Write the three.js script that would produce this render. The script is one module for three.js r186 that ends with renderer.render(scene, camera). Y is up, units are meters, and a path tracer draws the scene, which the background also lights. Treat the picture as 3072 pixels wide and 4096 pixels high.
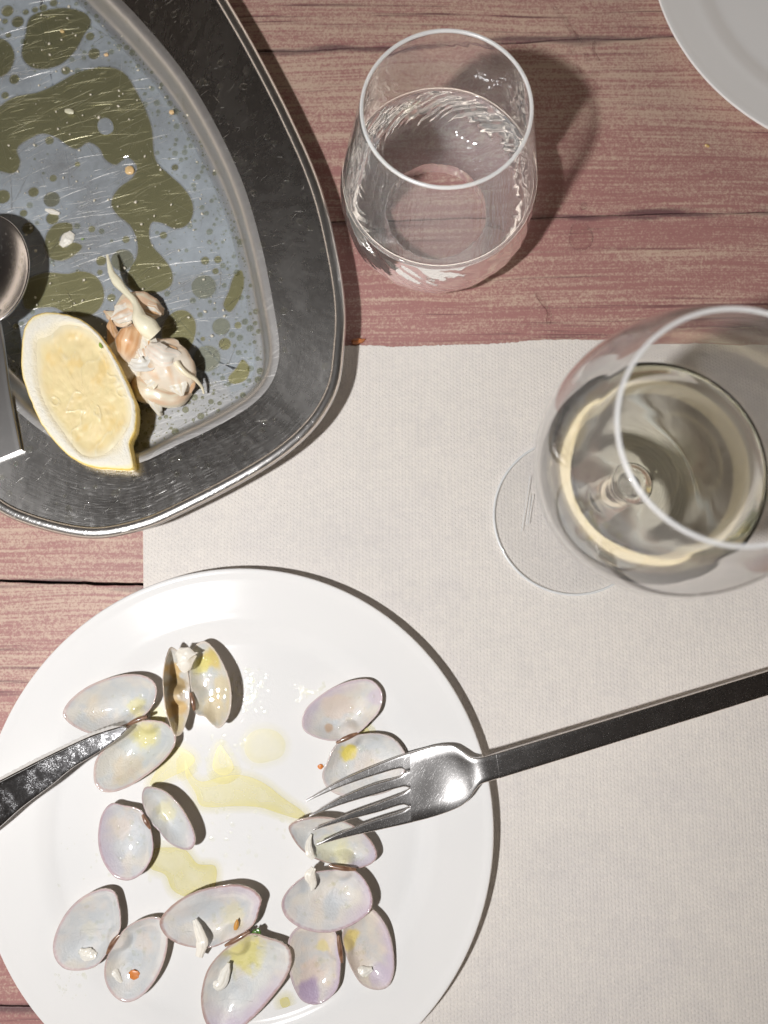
import * as THREE from 'three';
import { mergeGeometries, mergeVertices, toCreasedNormals } from 'three/addons/utils/BufferGeometryUtils.js';
import { RectAreaLightUniformsLib } from 'three/addons/lights/RectAreaLightUniformsLib.js';

// ---------- camera, light, exposure ----------
const scene = new THREE.Scene();
const CAM_H = 0.395, FOCAL = 3082, PW = 3072, PH = 4096;          // height above the table (m); focal length in photo pixels
const camera = new THREE.PerspectiveCamera(2 * Math.atan(PH / 2 / FOCAL) * 180 / Math.PI, PW / PH, 0.01, 20);
const FWD = new THREE.Vector3(-0.01403622, -0.99150106, -0.12933918), DOWN = new THREE.Vector3(-0.00183081, -0.12932623, 0.99160041), RIGHT = new THREE.Vector3(0.99989981, -0.0141551, 0);
camera.position.set(0, CAM_H, 0);
camera.up.copy(DOWN).negate();
camera.lookAt(camera.position.clone().add(FWD));
camera.focus = 0.37; camera.userData.fStop = 7;

scene.background = new THREE.Color().setRGB(1.7, 1.43, 1.19);          // pale daylight let in low around the edge of the unseen awning
const renderer = new THREE.WebGLRenderer({ antialias: true });
renderer.toneMapping = THREE.LinearToneMapping;
renderer.toneMappingExposure = 1;
renderer.shadowMap.enabled = true;
renderer.outputColorSpace = THREE.SRGBColorSpace;

// the hand-held flash, left of the camera
const FLASH = new THREE.Vector3(-0.234, 0.6, 0.105);
const flash = new THREE.SpotLight(0xfffdfc, 1.38, 0, 0.98, 1, 2);
flash.position.copy(FLASH); flash.target.position.set(-0.03, 0, -0.1);
flash.castShadow = true; flash.shadow.radius = 0.85; flash.shadow.mapSize.set(2048, 2048); flash.shadow.camera.near = 0.05;
scene.add(flash, flash.target);
// ---------- out of view: awning darkens the sky overhead, ground hides it below ----------
const pave = new THREE.CylinderGeometry(14, 14, 0.1, 48); pave.translate(0, -0.8, 0);
const ground = new THREE.Mesh(pave, new THREE.MeshStandardMaterial({ color: new THREE.Color().setRGB(0.2, 0.18, 0.16), roughness: 0.9 })); ground.name = 'unseen_pavement'; ground.userData.kind = 'structure'; ground.castShadow = ground.receiveShadow = true; scene.add(ground);  // unseen; keeps the bright background from showing below the table
const cloth = new THREE.CylinderGeometry(4.4, 4.4, 0.03, 48); cloth.translate(0, 1.25, 0);
const unseen_awning = new THREE.Mesh(cloth, new THREE.MeshStandardMaterial({ color: new THREE.Color().setRGB(0.06, 0.05, 0.045), roughness: 0.9 })); unseen_awning.name = 'unseen_awning'; unseen_awning.userData = { label: 'unseen dark canopy cloth out of view above, darkening the overhead sky', category: 'unseen_awning' }; unseen_awning.castShadow = unseen_awning.receiveShadow = true; scene.add(unseen_awning);  // unseen; its width sets the low sky band that lights glass and shadows
{ // the flash gun itself
  const gun = new THREE.Group(); gun.name = 'flash_lamp'; gun.position.copy(FLASH); scene.add(gun);
  gun.userData = { label: 'hand held flash lamp shining down on the table', category: 'flash lamp' };
  const body = new THREE.Mesh(new THREE.BoxGeometry(0.075, 0.09, 0.06), new THREE.MeshStandardMaterial({ color: new THREE.Color().setRGB(0.03, 0.03, 0.03), roughness: 0.6 })); body.name = 'housing'; body.position.y = 0.075; gun.add(body);
  const lens = new THREE.Mesh(new THREE.CylinderGeometry(0.022, 0.022, 0.002, 40), new THREE.MeshStandardMaterial({ color: 0xffffff, emissive: new THREE.Color(1, 0.99, 0.97), emissiveIntensity: 4 })); lens.name = 'lamp_lens'; lens.position.y = 0.0285; gun.add(lens);
  body.castShadow = body.receiveShadow = lens.castShadow = lens.receiveShadow = true;
}
// ---------- helpers ----------
const V2 = (x, y) => new THREE.Vector2(x, y), V3 = (x, y, z) => new THREE.Vector3(x, y, z);
function rng(seed) { let a = seed >>> 0; return () => { a = (a + 0x6D2B79F5) | 0; let t = Math.imul(a ^ (a >>> 15), 1 | a); t = (t + Math.imul(t ^ (t >>> 7), 61 | t)) ^ t; return ((t ^ (t >>> 14)) >>> 0) / 4294967296; }; }
const clamp = (x, a = 0, b = 1) => Math.min(b, Math.max(a, x)), mix = (a, b, t) => a + (b - a) * t, sstep = (a, b, x) => { const t = clamp((x - a) / (b - a)); return t * t * (3 - 2 * t); };
const mix3 = (a, b, t) => [mix(a[0], b[0], t), mix(a[1], b[1], t), mix(a[2], b[2], t)];
function hash2(x, y) { let h = Math.imul(x, 374761393) + Math.imul(y, 668265263) | 0; h = Math.imul(h ^ (h >>> 13), 1274126177); return ((h ^ (h >>> 16)) >>> 0) / 4294967296; }
function noise2(x, y) { const ix = Math.floor(x), iy = Math.floor(y), fx = x - ix, fy = y - iy, u = fx * fx * (3 - 2 * fx), v = fy * fy * (3 - 2 * fy); return mix(mix(hash2(ix, iy), hash2(ix + 1, iy), u), mix(hash2(ix, iy + 1), hash2(ix + 1, iy + 1), u), v); }
function fbm(x, y, n = 4) { let s = 0, a = 0.5, t = 0; for (let i = 0; i < n; i++) { s += a * noise2(x, y); t += a; a *= 0.5; x = x * 2.03 + 17.1; y = y * 2.03 + 9.7; } return s / t; }
// a point of the photograph carried onto the level plane at height y (metres)
function px(u, v, y = 0) {
  const a = (u - PW / 2) / FOCAL, b = (v - PH / 2) / FOCAL, d = FWD.clone().addScaledVector(RIGHT, a).addScaledVector(DOWN, b), t = (y - CAM_H) / d.y;
  return V3(d.x * t, y, d.z * t);
}
const pxs = (list, y) => list.map(([u, v, h]) => px(u, v, h === undefined ? y : h));
function smooth(points, n, closed = true) { return new THREE.CatmullRomCurve3(points, closed, 'centripetal').getPoints(n).slice(0, closed ? n : n + 1); }

const taken = new Map();
function numbered(name) { const k = taken.get(name) ?? 0; taken.set(name, k + 1); return k ? `${name}_${String(k).padStart(3, '0')}` : name; }
function tag(o, label, category, group, kind) { if (label) o.userData.label = label; if (category) o.userData.category = category; if (group) o.userData.group = group; if (kind) o.userData.kind = kind; return o; }
function thing(name, label, category, at = V3(0, 0, 0), group) { const o = new THREE.Group(); o.name = numbered(name); o.position.copy(at); scene.add(o); return tag(o, label, category, group); }
// a mesh whose geometry is in world metres; under a thing it is shifted to the thing's base
function mesh(name, geo, mat, parent = scene) {
  const m = new THREE.Mesh(geo, mat); m.castShadow = m.receiveShadow = true;
  m.name = parent === scene ? numbered(name) : name;
  if (parent !== scene) { let p = parent, s = V3(0, 0, 0); while (p && p !== scene) { s.add(p.position); p = p.parent; } geo.translate(-s.x, -s.y, -s.z); }
  parent.add(m); return m;
}
// a single-mesh thing: geometry in world metres, the object's origin moved to `at`
function solo(name, geo, mat, label, category, at, group) { geo.translate(-at.x, -at.y, -at.z); const m = mesh(name, geo, mat); m.position.copy(at); return tag(m, label, category, group); }
// rows of points joined into a surface; closedU joins the row ends
function lattice(rows, closedU = false, colors = null, uvs = null) {
  const n = rows[0].length, pos = [], idx = [], col = [], uv = [];
  rows.forEach((r, i) => r.forEach((p, j) => { pos.push(p.x, p.y, p.z); if (colors) col.push(...colors(i, j, p)); if (uvs) uv.push(...uvs(i, j, p)); else uv.push(p.x, -p.z); }));
  for (let i = 0; i + 1 < rows.length; i++) for (let j = 0; j < (closedU ? n : n - 1); j++) { const a = i * n + j, b = i * n + (j + 1) % n, c = a + n, d = b + n; idx.push(a, c, b, b, c, d); }
  const g = new THREE.BufferGeometry();
  g.setAttribute('position', new THREE.Float32BufferAttribute(pos, 3)); g.setAttribute('uv', new THREE.Float32BufferAttribute(uv, 2));
  if (colors) g.setAttribute('color', new THREE.Float32BufferAttribute(col, 3));
  g.setIndex(idx); g.computeVertexNormals(); return g;
}
// creased normals at millimetre size (the addon compares positions to a hundredth of a unit)
function creased(g, a) { g.scale(1e5, 1e5, 1e5); const c = toCreasedNormals(g, a); c.scale(1e-5, 1e-5, 1e-5); return c; }
// a flat bar that follows stations {c, half, y, t, dish}: rounded cross-section, closed ends
function bar(stations, r = 0.0004) {
  const rows = stations.map((s, i) => {
    const a = stations[Math.max(0, i - 1)].c, b = stations[Math.min(stations.length - 1, i + 1)].c, fwd = b.clone().sub(a).normalize(), side = s.side ? s.side : V3(-fwd.z, 0, fwd.x).normalize(), up = V3(0, 1, 0).addScaledVector(fwd, -fwd.y).normalize();
    const w = s.half, t = s.t / 2, q = Math.min(r, t * 0.95, w * 0.7), k = q * 0.3, dish = s.dish ?? 0, out = [];
    const put = (x, y) => out.push(s.c.clone().addScaledVector(side, x).addScaledVector(up, y - dish * (1 - (x / (w || 1)) ** 2)));
    const top = 6; put(-w, -t + q); put(-w, t - q); put(-w + k, t - k); put(-w + q, t);
    for (let j = 1; j < top; j++) put(mix(-w + q, w - q, j / top), t);
    put(w - q, t); put(w - k, t - k); put(w, t - q); put(w, -t + q); put(w - k, -t + k); put(w - q, -t);
    for (let j = 1; j < top; j++) put(mix(w - q, -w + q, j / top), -t);
    put(-w + q, -t); put(-w + k, -t + k);
    return out;
  });
  const cap = (row) => { const c = row.reduce((s, p) => s.add(p), V3(0, 0, 0)).multiplyScalar(1 / row.length); return row.map(() => c.clone()); };
  return creased(lattice([cap(rows[0]), ...rows, cap(rows[rows.length - 1])], true), 0.9);
}
function tube(points, radii, seg = 8, steps = 24, colors = null) {
  const c = new THREE.CatmullRomCurve3(points, false, 'centripetal'), fr = c.computeFrenetFrames(steps, false), rows = [];
  for (let i = 0; i <= steps; i++) { const p = c.getPointAt(i / steps), r = radii(i / steps); rows.push(Array.from({ length: seg }, (_, j) => p.clone().addScaledVector(fr.normals[i], Math.cos(j / seg * 2 * Math.PI) * r).addScaledVector(fr.binormals[i], -Math.sin(j / seg * 2 * Math.PI) * r))); }
  return lattice(rows, true, colors);
}
function shapeOf(points, holes = []) { const s = new THREE.Shape(points.map((p) => V2(p.x, -p.z))); for (const h of holes) s.holes.push(new THREE.Path(h.map((p) => V2(p.x, -p.z)))); return s; }
// a thin slab of liquid or sheet with a rounded edge; points in world x, z
function slab(points, y, h, bevel, holes = [], seg = 3) {
  const g = new THREE.ExtrudeGeometry(shapeOf(points, holes), { depth: Math.max(1e-5, h - bevel), bevelEnabled: bevel > 0, bevelThickness: bevel, bevelSize: bevel * 1.6, bevelOffset: -bevel * 1.6, bevelSegments: seg, curveSegments: 1, steps: 1 });
  g.rotateX(-Math.PI / 2); g.translate(0, y, 0); return g;
}
function lathe(profile, at, seg = 128) { const g = new THREE.LatheGeometry(profile.map(([r, y]) => V2(r, y)), seg); g.translate(at.x, at.y, at.z); return g; }
function profile(points, n) { return new THREE.CatmullRomCurve3(points.map(([r, y]) => V3(r, y, 0)), false, 'centripetal').getPoints(n).map((p) => [Math.max(0, p.x), p.y]); }
function planarUV(geo, s = 1) { const p = geo.attributes.position, uv = new Float32Array(p.count * 2); for (let i = 0; i < p.count; i++) { uv[2 * i] = p.getX(i) * s; uv[2 * i + 1] = -p.getZ(i) * s; } geo.setAttribute('uv', new THREE.BufferAttribute(uv, 2)); return geo; }
function colorBy(geo, f) { const p = geo.attributes.position, c = new Float32Array(p.count * 3); for (let i = 0; i < p.count; i++) c.set(f(p.getX(i), p.getY(i), p.getZ(i)), 3 * i); geo.setAttribute('color', new THREE.BufferAttribute(c, 3)); return geo; }
// textures -------------------------------------------------------------
const toSRGB = (c) => 255 * (c <= 0.0031308 ? 12.92 * c : 1.055 * Math.pow(c, 1 / 2.4) - 0.055);
function dataTex(w, h, f, channels, srgb) {
  const d = new Uint8Array(w * h * 4);
  for (let y = 0; y < h; y++) for (let x = 0; x < w; x++) { const c = f(x, y), o = (y * w + x) * 4; for (let k = 0; k < channels; k++) d[o + k] = clamp(srgb && k < 3 ? toSRGB(Math.max(0, c[k])) : c[k] * 255, 0, 255); if (channels === 1) d[o + 1] = d[o + 2] = d[o]; if (channels < 4) d[o + 3] = 255; }
  const t = new THREE.DataTexture(d, w, h, THREE.RGBAFormat); t.magFilter = THREE.LinearFilter; t.minFilter = THREE.LinearMipmapLinearFilter; t.generateMipmaps = true;
  t.wrapS = t.wrapT = THREE.RepeatWrapping; if (srgb) t.colorSpace = THREE.SRGBColorSpace; t.needsUpdate = true; return t;
}
function canvasTex(w, h, draw, srgb) { const c = document.createElement('canvas'); c.width = w; c.height = h; draw(c.getContext('2d'), w, h); const t = new THREE.CanvasTexture(c); t.wrapS = t.wrapT = THREE.RepeatWrapping; if (srgb) t.colorSpace = THREE.SRGBColorSpace; return t; }
// uv in metres -> a texture that covers [x0, x0 + w] by [z0, z0 + d]  (v runs towards -z)
function spread(t, x0, z1, w, d) { t.repeat.set(1 / w, 1 / d); t.offset.set(-x0 / w, z1 / d); return t; }
const std = (o) => new THREE.MeshStandardMaterial(o), phys = (o) => new THREE.MeshPhysicalMaterial(o);
const lin = (r, g, b) => new THREE.Color().setRGB(r, g, b);
// ---------- the table of printed planks ----------
const JOINTS = [[-0.43, 0], [-0.3149, -0.0297], [-0.2112, -0.0185], [-0.1135, 0.0], [-0.0117, 0.02], [0.088, 0.012], [0.187, 0.0], [0.30, 0]];   // z at x = 0 and slope of each plank joint
const jointZ = (k, x) => JOINTS[k][0] + JOINTS[k][1] * x + (noise2(x * 55 + k * 31, 3.3 * k) - 0.5) * 0.0016 + (noise2(x * 400, k * 7.7) - 0.5) * 0.0005;
const TX0 = -0.3, TZ1 = 0.26, TW = 0.6, TD = 0.64;
function woodColor(x, z) {
  let k = 0; while (k < JOINTS.length - 2 && z > JOINTS[k + 1][0] + JOINTS[k + 1][1] * x) k++;
  const z0 = JOINTS[k][0] + JOINTS[k][1] * x, z1 = JOINTS[k + 1][0] + JOINTS[k + 1][1] * x, t = (z - z0) / (z1 - z0), sh = k * 13.7;
  const zz = z + (fbm(x * 7, z * 12 + sh, 3) - 0.5) * 0.012;                                          // wandering grain
  const broad = fbm(x * 5 + sh, zz * 130 + sh, 3), fine = fbm(x * 16 - sh, zz * 620, 3), hair = fbm(x * 34 + 3, zz * 1500 + sh, 2), speck = noise2(x * 2300, z * 2300) * 0.6 + noise2(x * 1100 + 5, z * 1100) * 0.4;
  const bias = [0.62, mix(0.70, 0.42, sstep(0.1, 0.95, t)), 0.34, 0.54, mix(0.58, 0.42, t), 0.4, 0.36, 0.4][k];
  let m = bias - 0.05 + (broad - 0.5) * 0.42 + (fine - 0.5) * 0.75 + (hair - 0.5) * 0.85 + (speck - 0.5) * 1.25;
  const tan = [0.56, 0.415, 0.325], red = [0.37, 0.18, 0.168];
  let c = mix3(red, tan, sstep(0.1, 0.95, m));
  const dark = sstep(0.6, 0.8, fbm(x * 13 + sh * 2, zz * 560 + 40, 3) * 0.7 + 0.3 * fbm(x * 3.1 + sh, zz * 34, 2)) * sstep(0.36, 0.58, fbm(x * 40, zz * 1300 + 7, 2));
  c = mix3(c, [0.13, 0.055, 0.06], dark * 0.85);
  const edge = Math.min(z - z0, z1 - z);                                                               // worn, darker print along the joints
  c = mix3(c, [0.09, 0.045, 0.055], 0.75 * sstep(0.0042, 0.0, edge + (fbm(x * 30 + sh, z * 260, 3) - 0.42) * 0.009));
  return c;
}
const woodMap = spread(dataTex(2048, 2048, (i, j) => woodColor(TX0 + (i + 0.5) / 2048 * TW, TZ1 - (j + 0.5) / 2048 * TD), 3, true), TX0, TZ1, TW, TD);
woodMap.wrapS = woodMap.wrapT = THREE.MirroredRepeatWrapping;
const leather = spread(dataTex(512, 512, (i, j) => [0.5 * noise2(i / 3.1, j / 3.1) + 0.5 * noise2(i / 1.6 + 9, j / 1.6)], 1), 0, 0, 0.11, 0.11);
const woodMat = std({ map: woodMap, roughness: 0.52, bumpMap: leather, bumpScale: 0.00006 });
const table = thing('dining_table', 'reddish tan wood plank table top under the dishes', 'table');
for (let k = 0; k + 1 < JOINTS.length; k++) {
  const up = [], lo = [], N = 260, gapOf = (j) => (j === 4 ? 0.0008 : j === 1 ? 0.0006 : 0.0004);
  for (let i = 0; i <= N; i++) { const x = mix(-0.34, 0.36, i / N); up.push(V3(x, 0, jointZ(k, x) + gapOf(k) * (0.3 + 1.0 * noise2(x * 60, k)))); lo.push(V3(x, 0, jointZ(k + 1, x) - gapOf(k + 1) * (0.3 + 1.0 * noise2(x * 60, k + 9)))); }
  mesh('plank', planarUV(slab([...up, ...lo.reverse()], -0.012, 0.012, 0.0003, [], 2)), woodMat, table);
}
const bed = new THREE.BoxGeometry(0.7, 0.01, 0.74); bed.translate(0.01, -0.0085 - 0.005, -0.065);
mesh('support_board', bed, std({ color: lin(0.03, 0.02, 0.02), roughness: 0.9 }), table);

// ---------- the paper place mat ----------
const paperBump = spread(dataTex(1024, 1024, (i, j) => {
  const x = i / 1024 * 20, y = j / 1024 * 20, cx = Math.floor(x), yy = y * 0.8 + (cx % 2) * 0.5, fx = x - cx - 0.5, fy = yy - Math.floor(yy) - 0.5;   // staggered embossed dots
  const d = Math.hypot(fx, fy + 0.1 * fx); return [0.75 - 0.55 * sstep(0.36, 0.12, d) + (noise2(i / 2.2, j / 2.2) - 0.5) * 0.35];
}, 1), 0, 0, 0.034, 0.034);
const paperMap = spread(dataTex(1024, 1024, (i, j) => {
  const u = i / 1024, v = j / 1024, clump = fbm(u * 26, v * 34, 4), fib = fbm(u * 230, v * 120, 3), f2 = fbm(u * 60 + 40, v * 420, 2), sp = hash2(i, j);
  const g = sstep(0.42, 0.85, clump) * 0.03 + (fib - 0.5) * 0.075 + (f2 - 0.5) * 0.05 + (sp - 0.5) * 0.05;
  const k = sstep(0.45, 0.75, fbm(u * 14 + 7, v * 11, 3));
  return [0.795 - g - 0.016 * k, 0.755 - g * 0.93 - 0.015 * k, 0.71 - g * 0.72 - 0.006 * k];
}, 3, true), -0.16, 0.3, 0.42, 0.46);
paperMap.wrapS = paperMap.wrapT = THREE.MirroredRepeatWrapping;
{
  const top = pxs([[568, 1384], [900, 1386], [1390, 1384], [1480, 1382], [1560, 1388], [1650, 1386], [1760, 1382], [1830, 1380], [1900, 1378], [1992, 1376], [2060, 1370], [2145, 1362], [2300, 1360], [2490, 1361], [2800, 1356], [3072, 1352], [3300, 1350]], 0);
  const jag = smooth(top, 240, false).map((p, i) => V3(p.x, 0, p.z + (noise2(i * 0.9, 4) - 0.5) * 0.0007));
  const left = px(568, 1384, 0), low = px(575, 2400, 0), pts = [...jag, V3(jag[jag.length - 1].x, 0, 0.26)];
  for (let i = 0; i <= 60; i++) { const t = i / 60; pts.push(V3(low.x + (low.x - left.x) * 0.3 * (1 - t) + (noise2(i * 0.8, 9) - 0.5) * 0.0003, 0, mix(0.26, low.z, t))); }
  pts.push(V3(left.x, 0, left.z + 0.0005));
  solo('paper_mat', planarUV(slab(pts, 0.0003, 0.0004, 0.0001, [], 1)), std({ map: paperMap, roughness: 0.85, bumpMap: paperBump, bumpScale: 0.0003 }), 'off white embossed paper place mat with torn top edge under the clam plate', 'place mat', V3(0, 0, 0));
}
// ---------- plates ----------
const PLATE_C = V3(-0.0769, 0.0007, 0.1019), PLATE_R = 0.1238, WELL_Y = 0.0042;
const greaseBump = spread(dataTex(512, 512, (i, j) => [0.6 * fbm(i / 22, j / 22, 4) + 0.4 * noise2(i / 2.3, j / 2.3)], 1), 0, 0, 0.09, 0.09);
const porcelain = phys({ color: lin(0.745, 0.745, 0.74), roughness: 0.7, specularIntensity: 0.1, clearcoat: 0.05, clearcoatRoughness: 0.1, bumpMap: greaseBump, bumpScale: 0.00004 });
function plateProfile(R, well) {
  const top = profile([[0, WELL_Y], [well * 0.55, WELL_Y], [well * 0.9, WELL_Y + 0.0001], [well * 0.97, WELL_Y + 0.0005], [well * 1.02, WELL_Y + 0.0019], [well * 1.07, WELL_Y + 0.0031], [well * 1.13, WELL_Y + 0.0037], [R * 0.955, WELL_Y + 0.0054], [R * 0.985, WELL_Y + 0.0061], [R * 0.996, WELL_Y + 0.0061], [R, WELL_Y + 0.0055]], 90);
  const under = profile([[R, WELL_Y + 0.0055], [R * 0.995, WELL_Y + 0.0045], [R * 0.97, WELL_Y + 0.0034], [well * 1.05, 0.003], [well * 0.9, 0.0016], [well * 0.82, 0.0004], [well * 0.80, 0], [well * 0.77, 0.0003], [well * 0.74, 0.0016], [0, 0.0018]], 50);
  return [...top, ...under.slice(1)];
}
const plate = thing('dinner_plate', 'white round plate holding open clam shells at the bottom left', 'plate', PLATE_C);
mesh('plate_body', planarUV(lathe(plateProfile(PLATE_R, 0.0905), PLATE_C, 192)), porcelain, plate);
const P2_C = V3(0.2690, 0.0003, -0.3635);
const plate2 = thing('dinner_plate', 'empty white plate cut off by the top right corner', 'plate', P2_C);
mesh('plate_body', planarUV(lathe(plateProfile(0.1275, 0.0975), P2_C, 192)), porcelain, plate2);
// height of the clam plate's upper face
const PLATE_TOP = profile([[0, WELL_Y], [0.0498, WELL_Y], [0.0815, WELL_Y + 0.0001], [0.0878, WELL_Y + 0.0005], [0.0923, WELL_Y + 0.0019], [0.0968, WELL_Y + 0.0031], [0.1023, WELL_Y + 0.0037], [0.1182, WELL_Y + 0.0054], [0.1219, WELL_Y + 0.0061], [0.1238, WELL_Y + 0.0055]], 120);
function plateY(x, z) { const r = Math.hypot(x - PLATE_C.x, z - PLATE_C.z); for (let i = 1; i < PLATE_TOP.length; i++) if (PLATE_TOP[i][0] >= r) return PLATE_C.y + PLATE_TOP[i][1]; return 0; }
// ---------- the steel platter ----------
const T_RIM = 0.0195, T_FLOOR = 0.0042;
// outlines as (a along the platter from its near end, b across), photo pixels; axis runs up and left
const AX = [-0.464, -0.886], BX = [0.886, -0.464], TO = [870, 1985], MIDA = 1340;
const abToWorld = (a, b, y) => px(TO[0] + AX[0] * a + BX[0] * b, TO[1] + AX[1] * a + BX[1] * b, y);
function outline(right, left, mid, y) {           // control points of both sides near the visible end, mirrored about `mid`
  const half = [...right, ...right.slice().reverse().map(([a, b]) => [2 * mid - a, b])], other = [...left, ...left.slice().reverse().map(([a, b]) => [2 * mid - a, b])];
  const ctl = [...half, ...other.reverse()].map(([a, b]) => V3(a, b, 0));
  const c = smooth(ctl, 2400), N = 480, out = []; let k = 0;
  const ang = c.map((p) => Math.atan2(p.y, p.x - mid));
  for (let i = 0; i < N; i++) {                   // the same directions from the middle for every outline
    const want = -Math.PI + (i + 0.5) / N * 2 * Math.PI; let best = 0, bd = 9;
    for (let q = 0; q < c.length; q++) { const d = Math.abs(Math.atan2(Math.sin(ang[q] - want), Math.cos(ang[q] - want))); if (d < bd) { bd = d; best = q; } }
    const r = Math.hypot(c[best].x - mid, c[best].y); out.push([mid + Math.cos(want) * r, Math.sin(want) * r]);
  }
  const sm = out.map((_, i) => { let s = [0, 0]; for (let d = -3; d <= 3; d++) { const p = out[(i + d + N) % N]; s[0] += p[0] / 7; s[1] += p[1] / 7; } return s; });
  return sm.map(([a, b]) => abToWorld(a, b, y));
}
const RIM = outline([[0, 0], [3, 150], [14, 290], [38, 410], [80, 520], [168, 642], [275, 715], [404, 793], [620, 872], [971, 950]], [[0, -10], [3, -150], [12, -300], [70, -505], [126, -590], [181, -657], [344, -802], [620, -900], [971, -965]], 1400, T_RIM);
const WALL = outline([[282, 0], [278, 150], [282, 240], [291, 305], [326, 389], [402, 457], [609, 532], [850, 600], [1109, 645]], [[283, 0], [285, -120], [289, -203], [330, -300], [430, -390], [609, -490], [850, -570], [1109, -630]], 1300, 0.0175);
const CEN = WALL.reduce((s, p) => s.add(p), V3(0, 0, 0)).multiplyScalar(1 / WALL.length);
// unit directions outwards along a level outline
function outward(line) { return line.map((_, i) => { const a = line[(i + line.length - 2) % line.length], b = line[(i + 2) % line.length], t = b.clone().sub(a).setY(0).normalize(), n = V3(-t.z, 0, t.x); return n.dot(line[i].clone().sub(CEN).setY(0)) < 0 ? n.negate() : n; }); }
const RN = outward(RIM), WN = outward(WALL);
const ringAt = (line, nrm, out, y) => line.map((p, i) => V3(p.x + nrm[i].x * out, y, p.z + nrm[i].z * out));
const between = (t, y) => WALL.map((p, i) => V3(mix(p.x + WN[i].x * 0.004, RIM[i].x - RN[i].x * 0.0056, t), y, mix(p.z + WN[i].z * 0.004, RIM[i].z - RN[i].z * 0.0056, t)));
const close = (r) => [...r, r[0].clone()];
const FLOOR = ringAt(WALL, WN, -0.0068, T_FLOOR);
// scratches and brushing
const scratch = (seed, n, long, main) => (g, w, h) => {
  const R = rng(seed); g.fillStyle = 'rgb(128,128,128)'; g.fillRect(0, 0, w, h);
  for (let i = 0; i < n; i++) {
    const a = R() < 0.72 ? main + (R() - 0.5) * 0.5 : R() * Math.PI, l = long * (0.15 + R() * R() * 1.4), x = R() * w, y = R() * h, v = R() < 0.7 ? 30 + R() * 70 : 160 + R() * 60, bend = (R() - 0.5) * l * 0.12;
    g.strokeStyle = `rgba(${v | 0},${v | 0},${v | 0},${0.25 + R() * 0.6})`; g.lineWidth = 0.8 + R() * R() * 2.2;
    for (const [ox, oy] of [[0, 0], [w, 0], [-w, 0], [0, h], [0, -h]]) { g.beginPath(); g.moveTo(x + ox, y + oy); g.quadraticCurveTo(x + ox + Math.cos(a) * l / 2 - Math.sin(a) * bend, y + oy + Math.sin(a) * l / 2 + Math.cos(a) * bend, x + ox + Math.cos(a) * l, y + oy + Math.sin(a) * l); g.stroke(); }
  }
};
const scratchTex = spread(canvasTex(2048, 2048, scratch(5, 5200, 150, -0.4)), 0, 0, 0.2, 0.2);
const fineScratch = spread(canvasTex(1024, 1024, scratch(8, 5200, 60, -1.0)), 0, 0, 0.06, 0.06);
const smudge = spread(dataTex(512, 512, (i, j) => { const a = fbm(i / 60, j / 60, 4), b = fbm(i / 9, j / 14 + 30, 3); return [0.74 + 0.05 * sstep(0.42, 0.75, a) + (b - 0.5) * 0.10]; }, 1), 0, 0, 0.13, 0.13);
const brushed = spread(dataTex(1024, 1024, (i, j) => [0.5 * noise2(i / 70, j / 1.3) + 0.3 * noise2(i / 24 + 7, j / 0.9 + 3) + 0.2 * noise2(i / 160, j / 3.1)], 1), 0, 0, 0.12, 0.05);
const rimSmudge = spread(smudge.clone(), 0, 0, 0.13, 0.13);
const steelRim = phys({ color: lin(0.56, 0.55, 0.535), metalness: 1, roughness: 0.36, roughnessMap: rimSmudge, bumpMap: brushed, bumpScale: 0.00003, anisotropy: 0.5 });
const steelUnder = std({ color: lin(0.5, 0.5, 0.49), metalness: 1, roughness: 0.4 });
const steelFloor = std({ color: lin(0.56, 0.555, 0.55), metalness: 1, roughness: 0.5, bumpMap: scratchTex, bumpScale: 0.00016 });
const tray = thing('serving_platter', 'large stainless steel oval platter with oily broth at the top left', 'platter', V3(CEN.x, 0, CEN.z));
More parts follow.
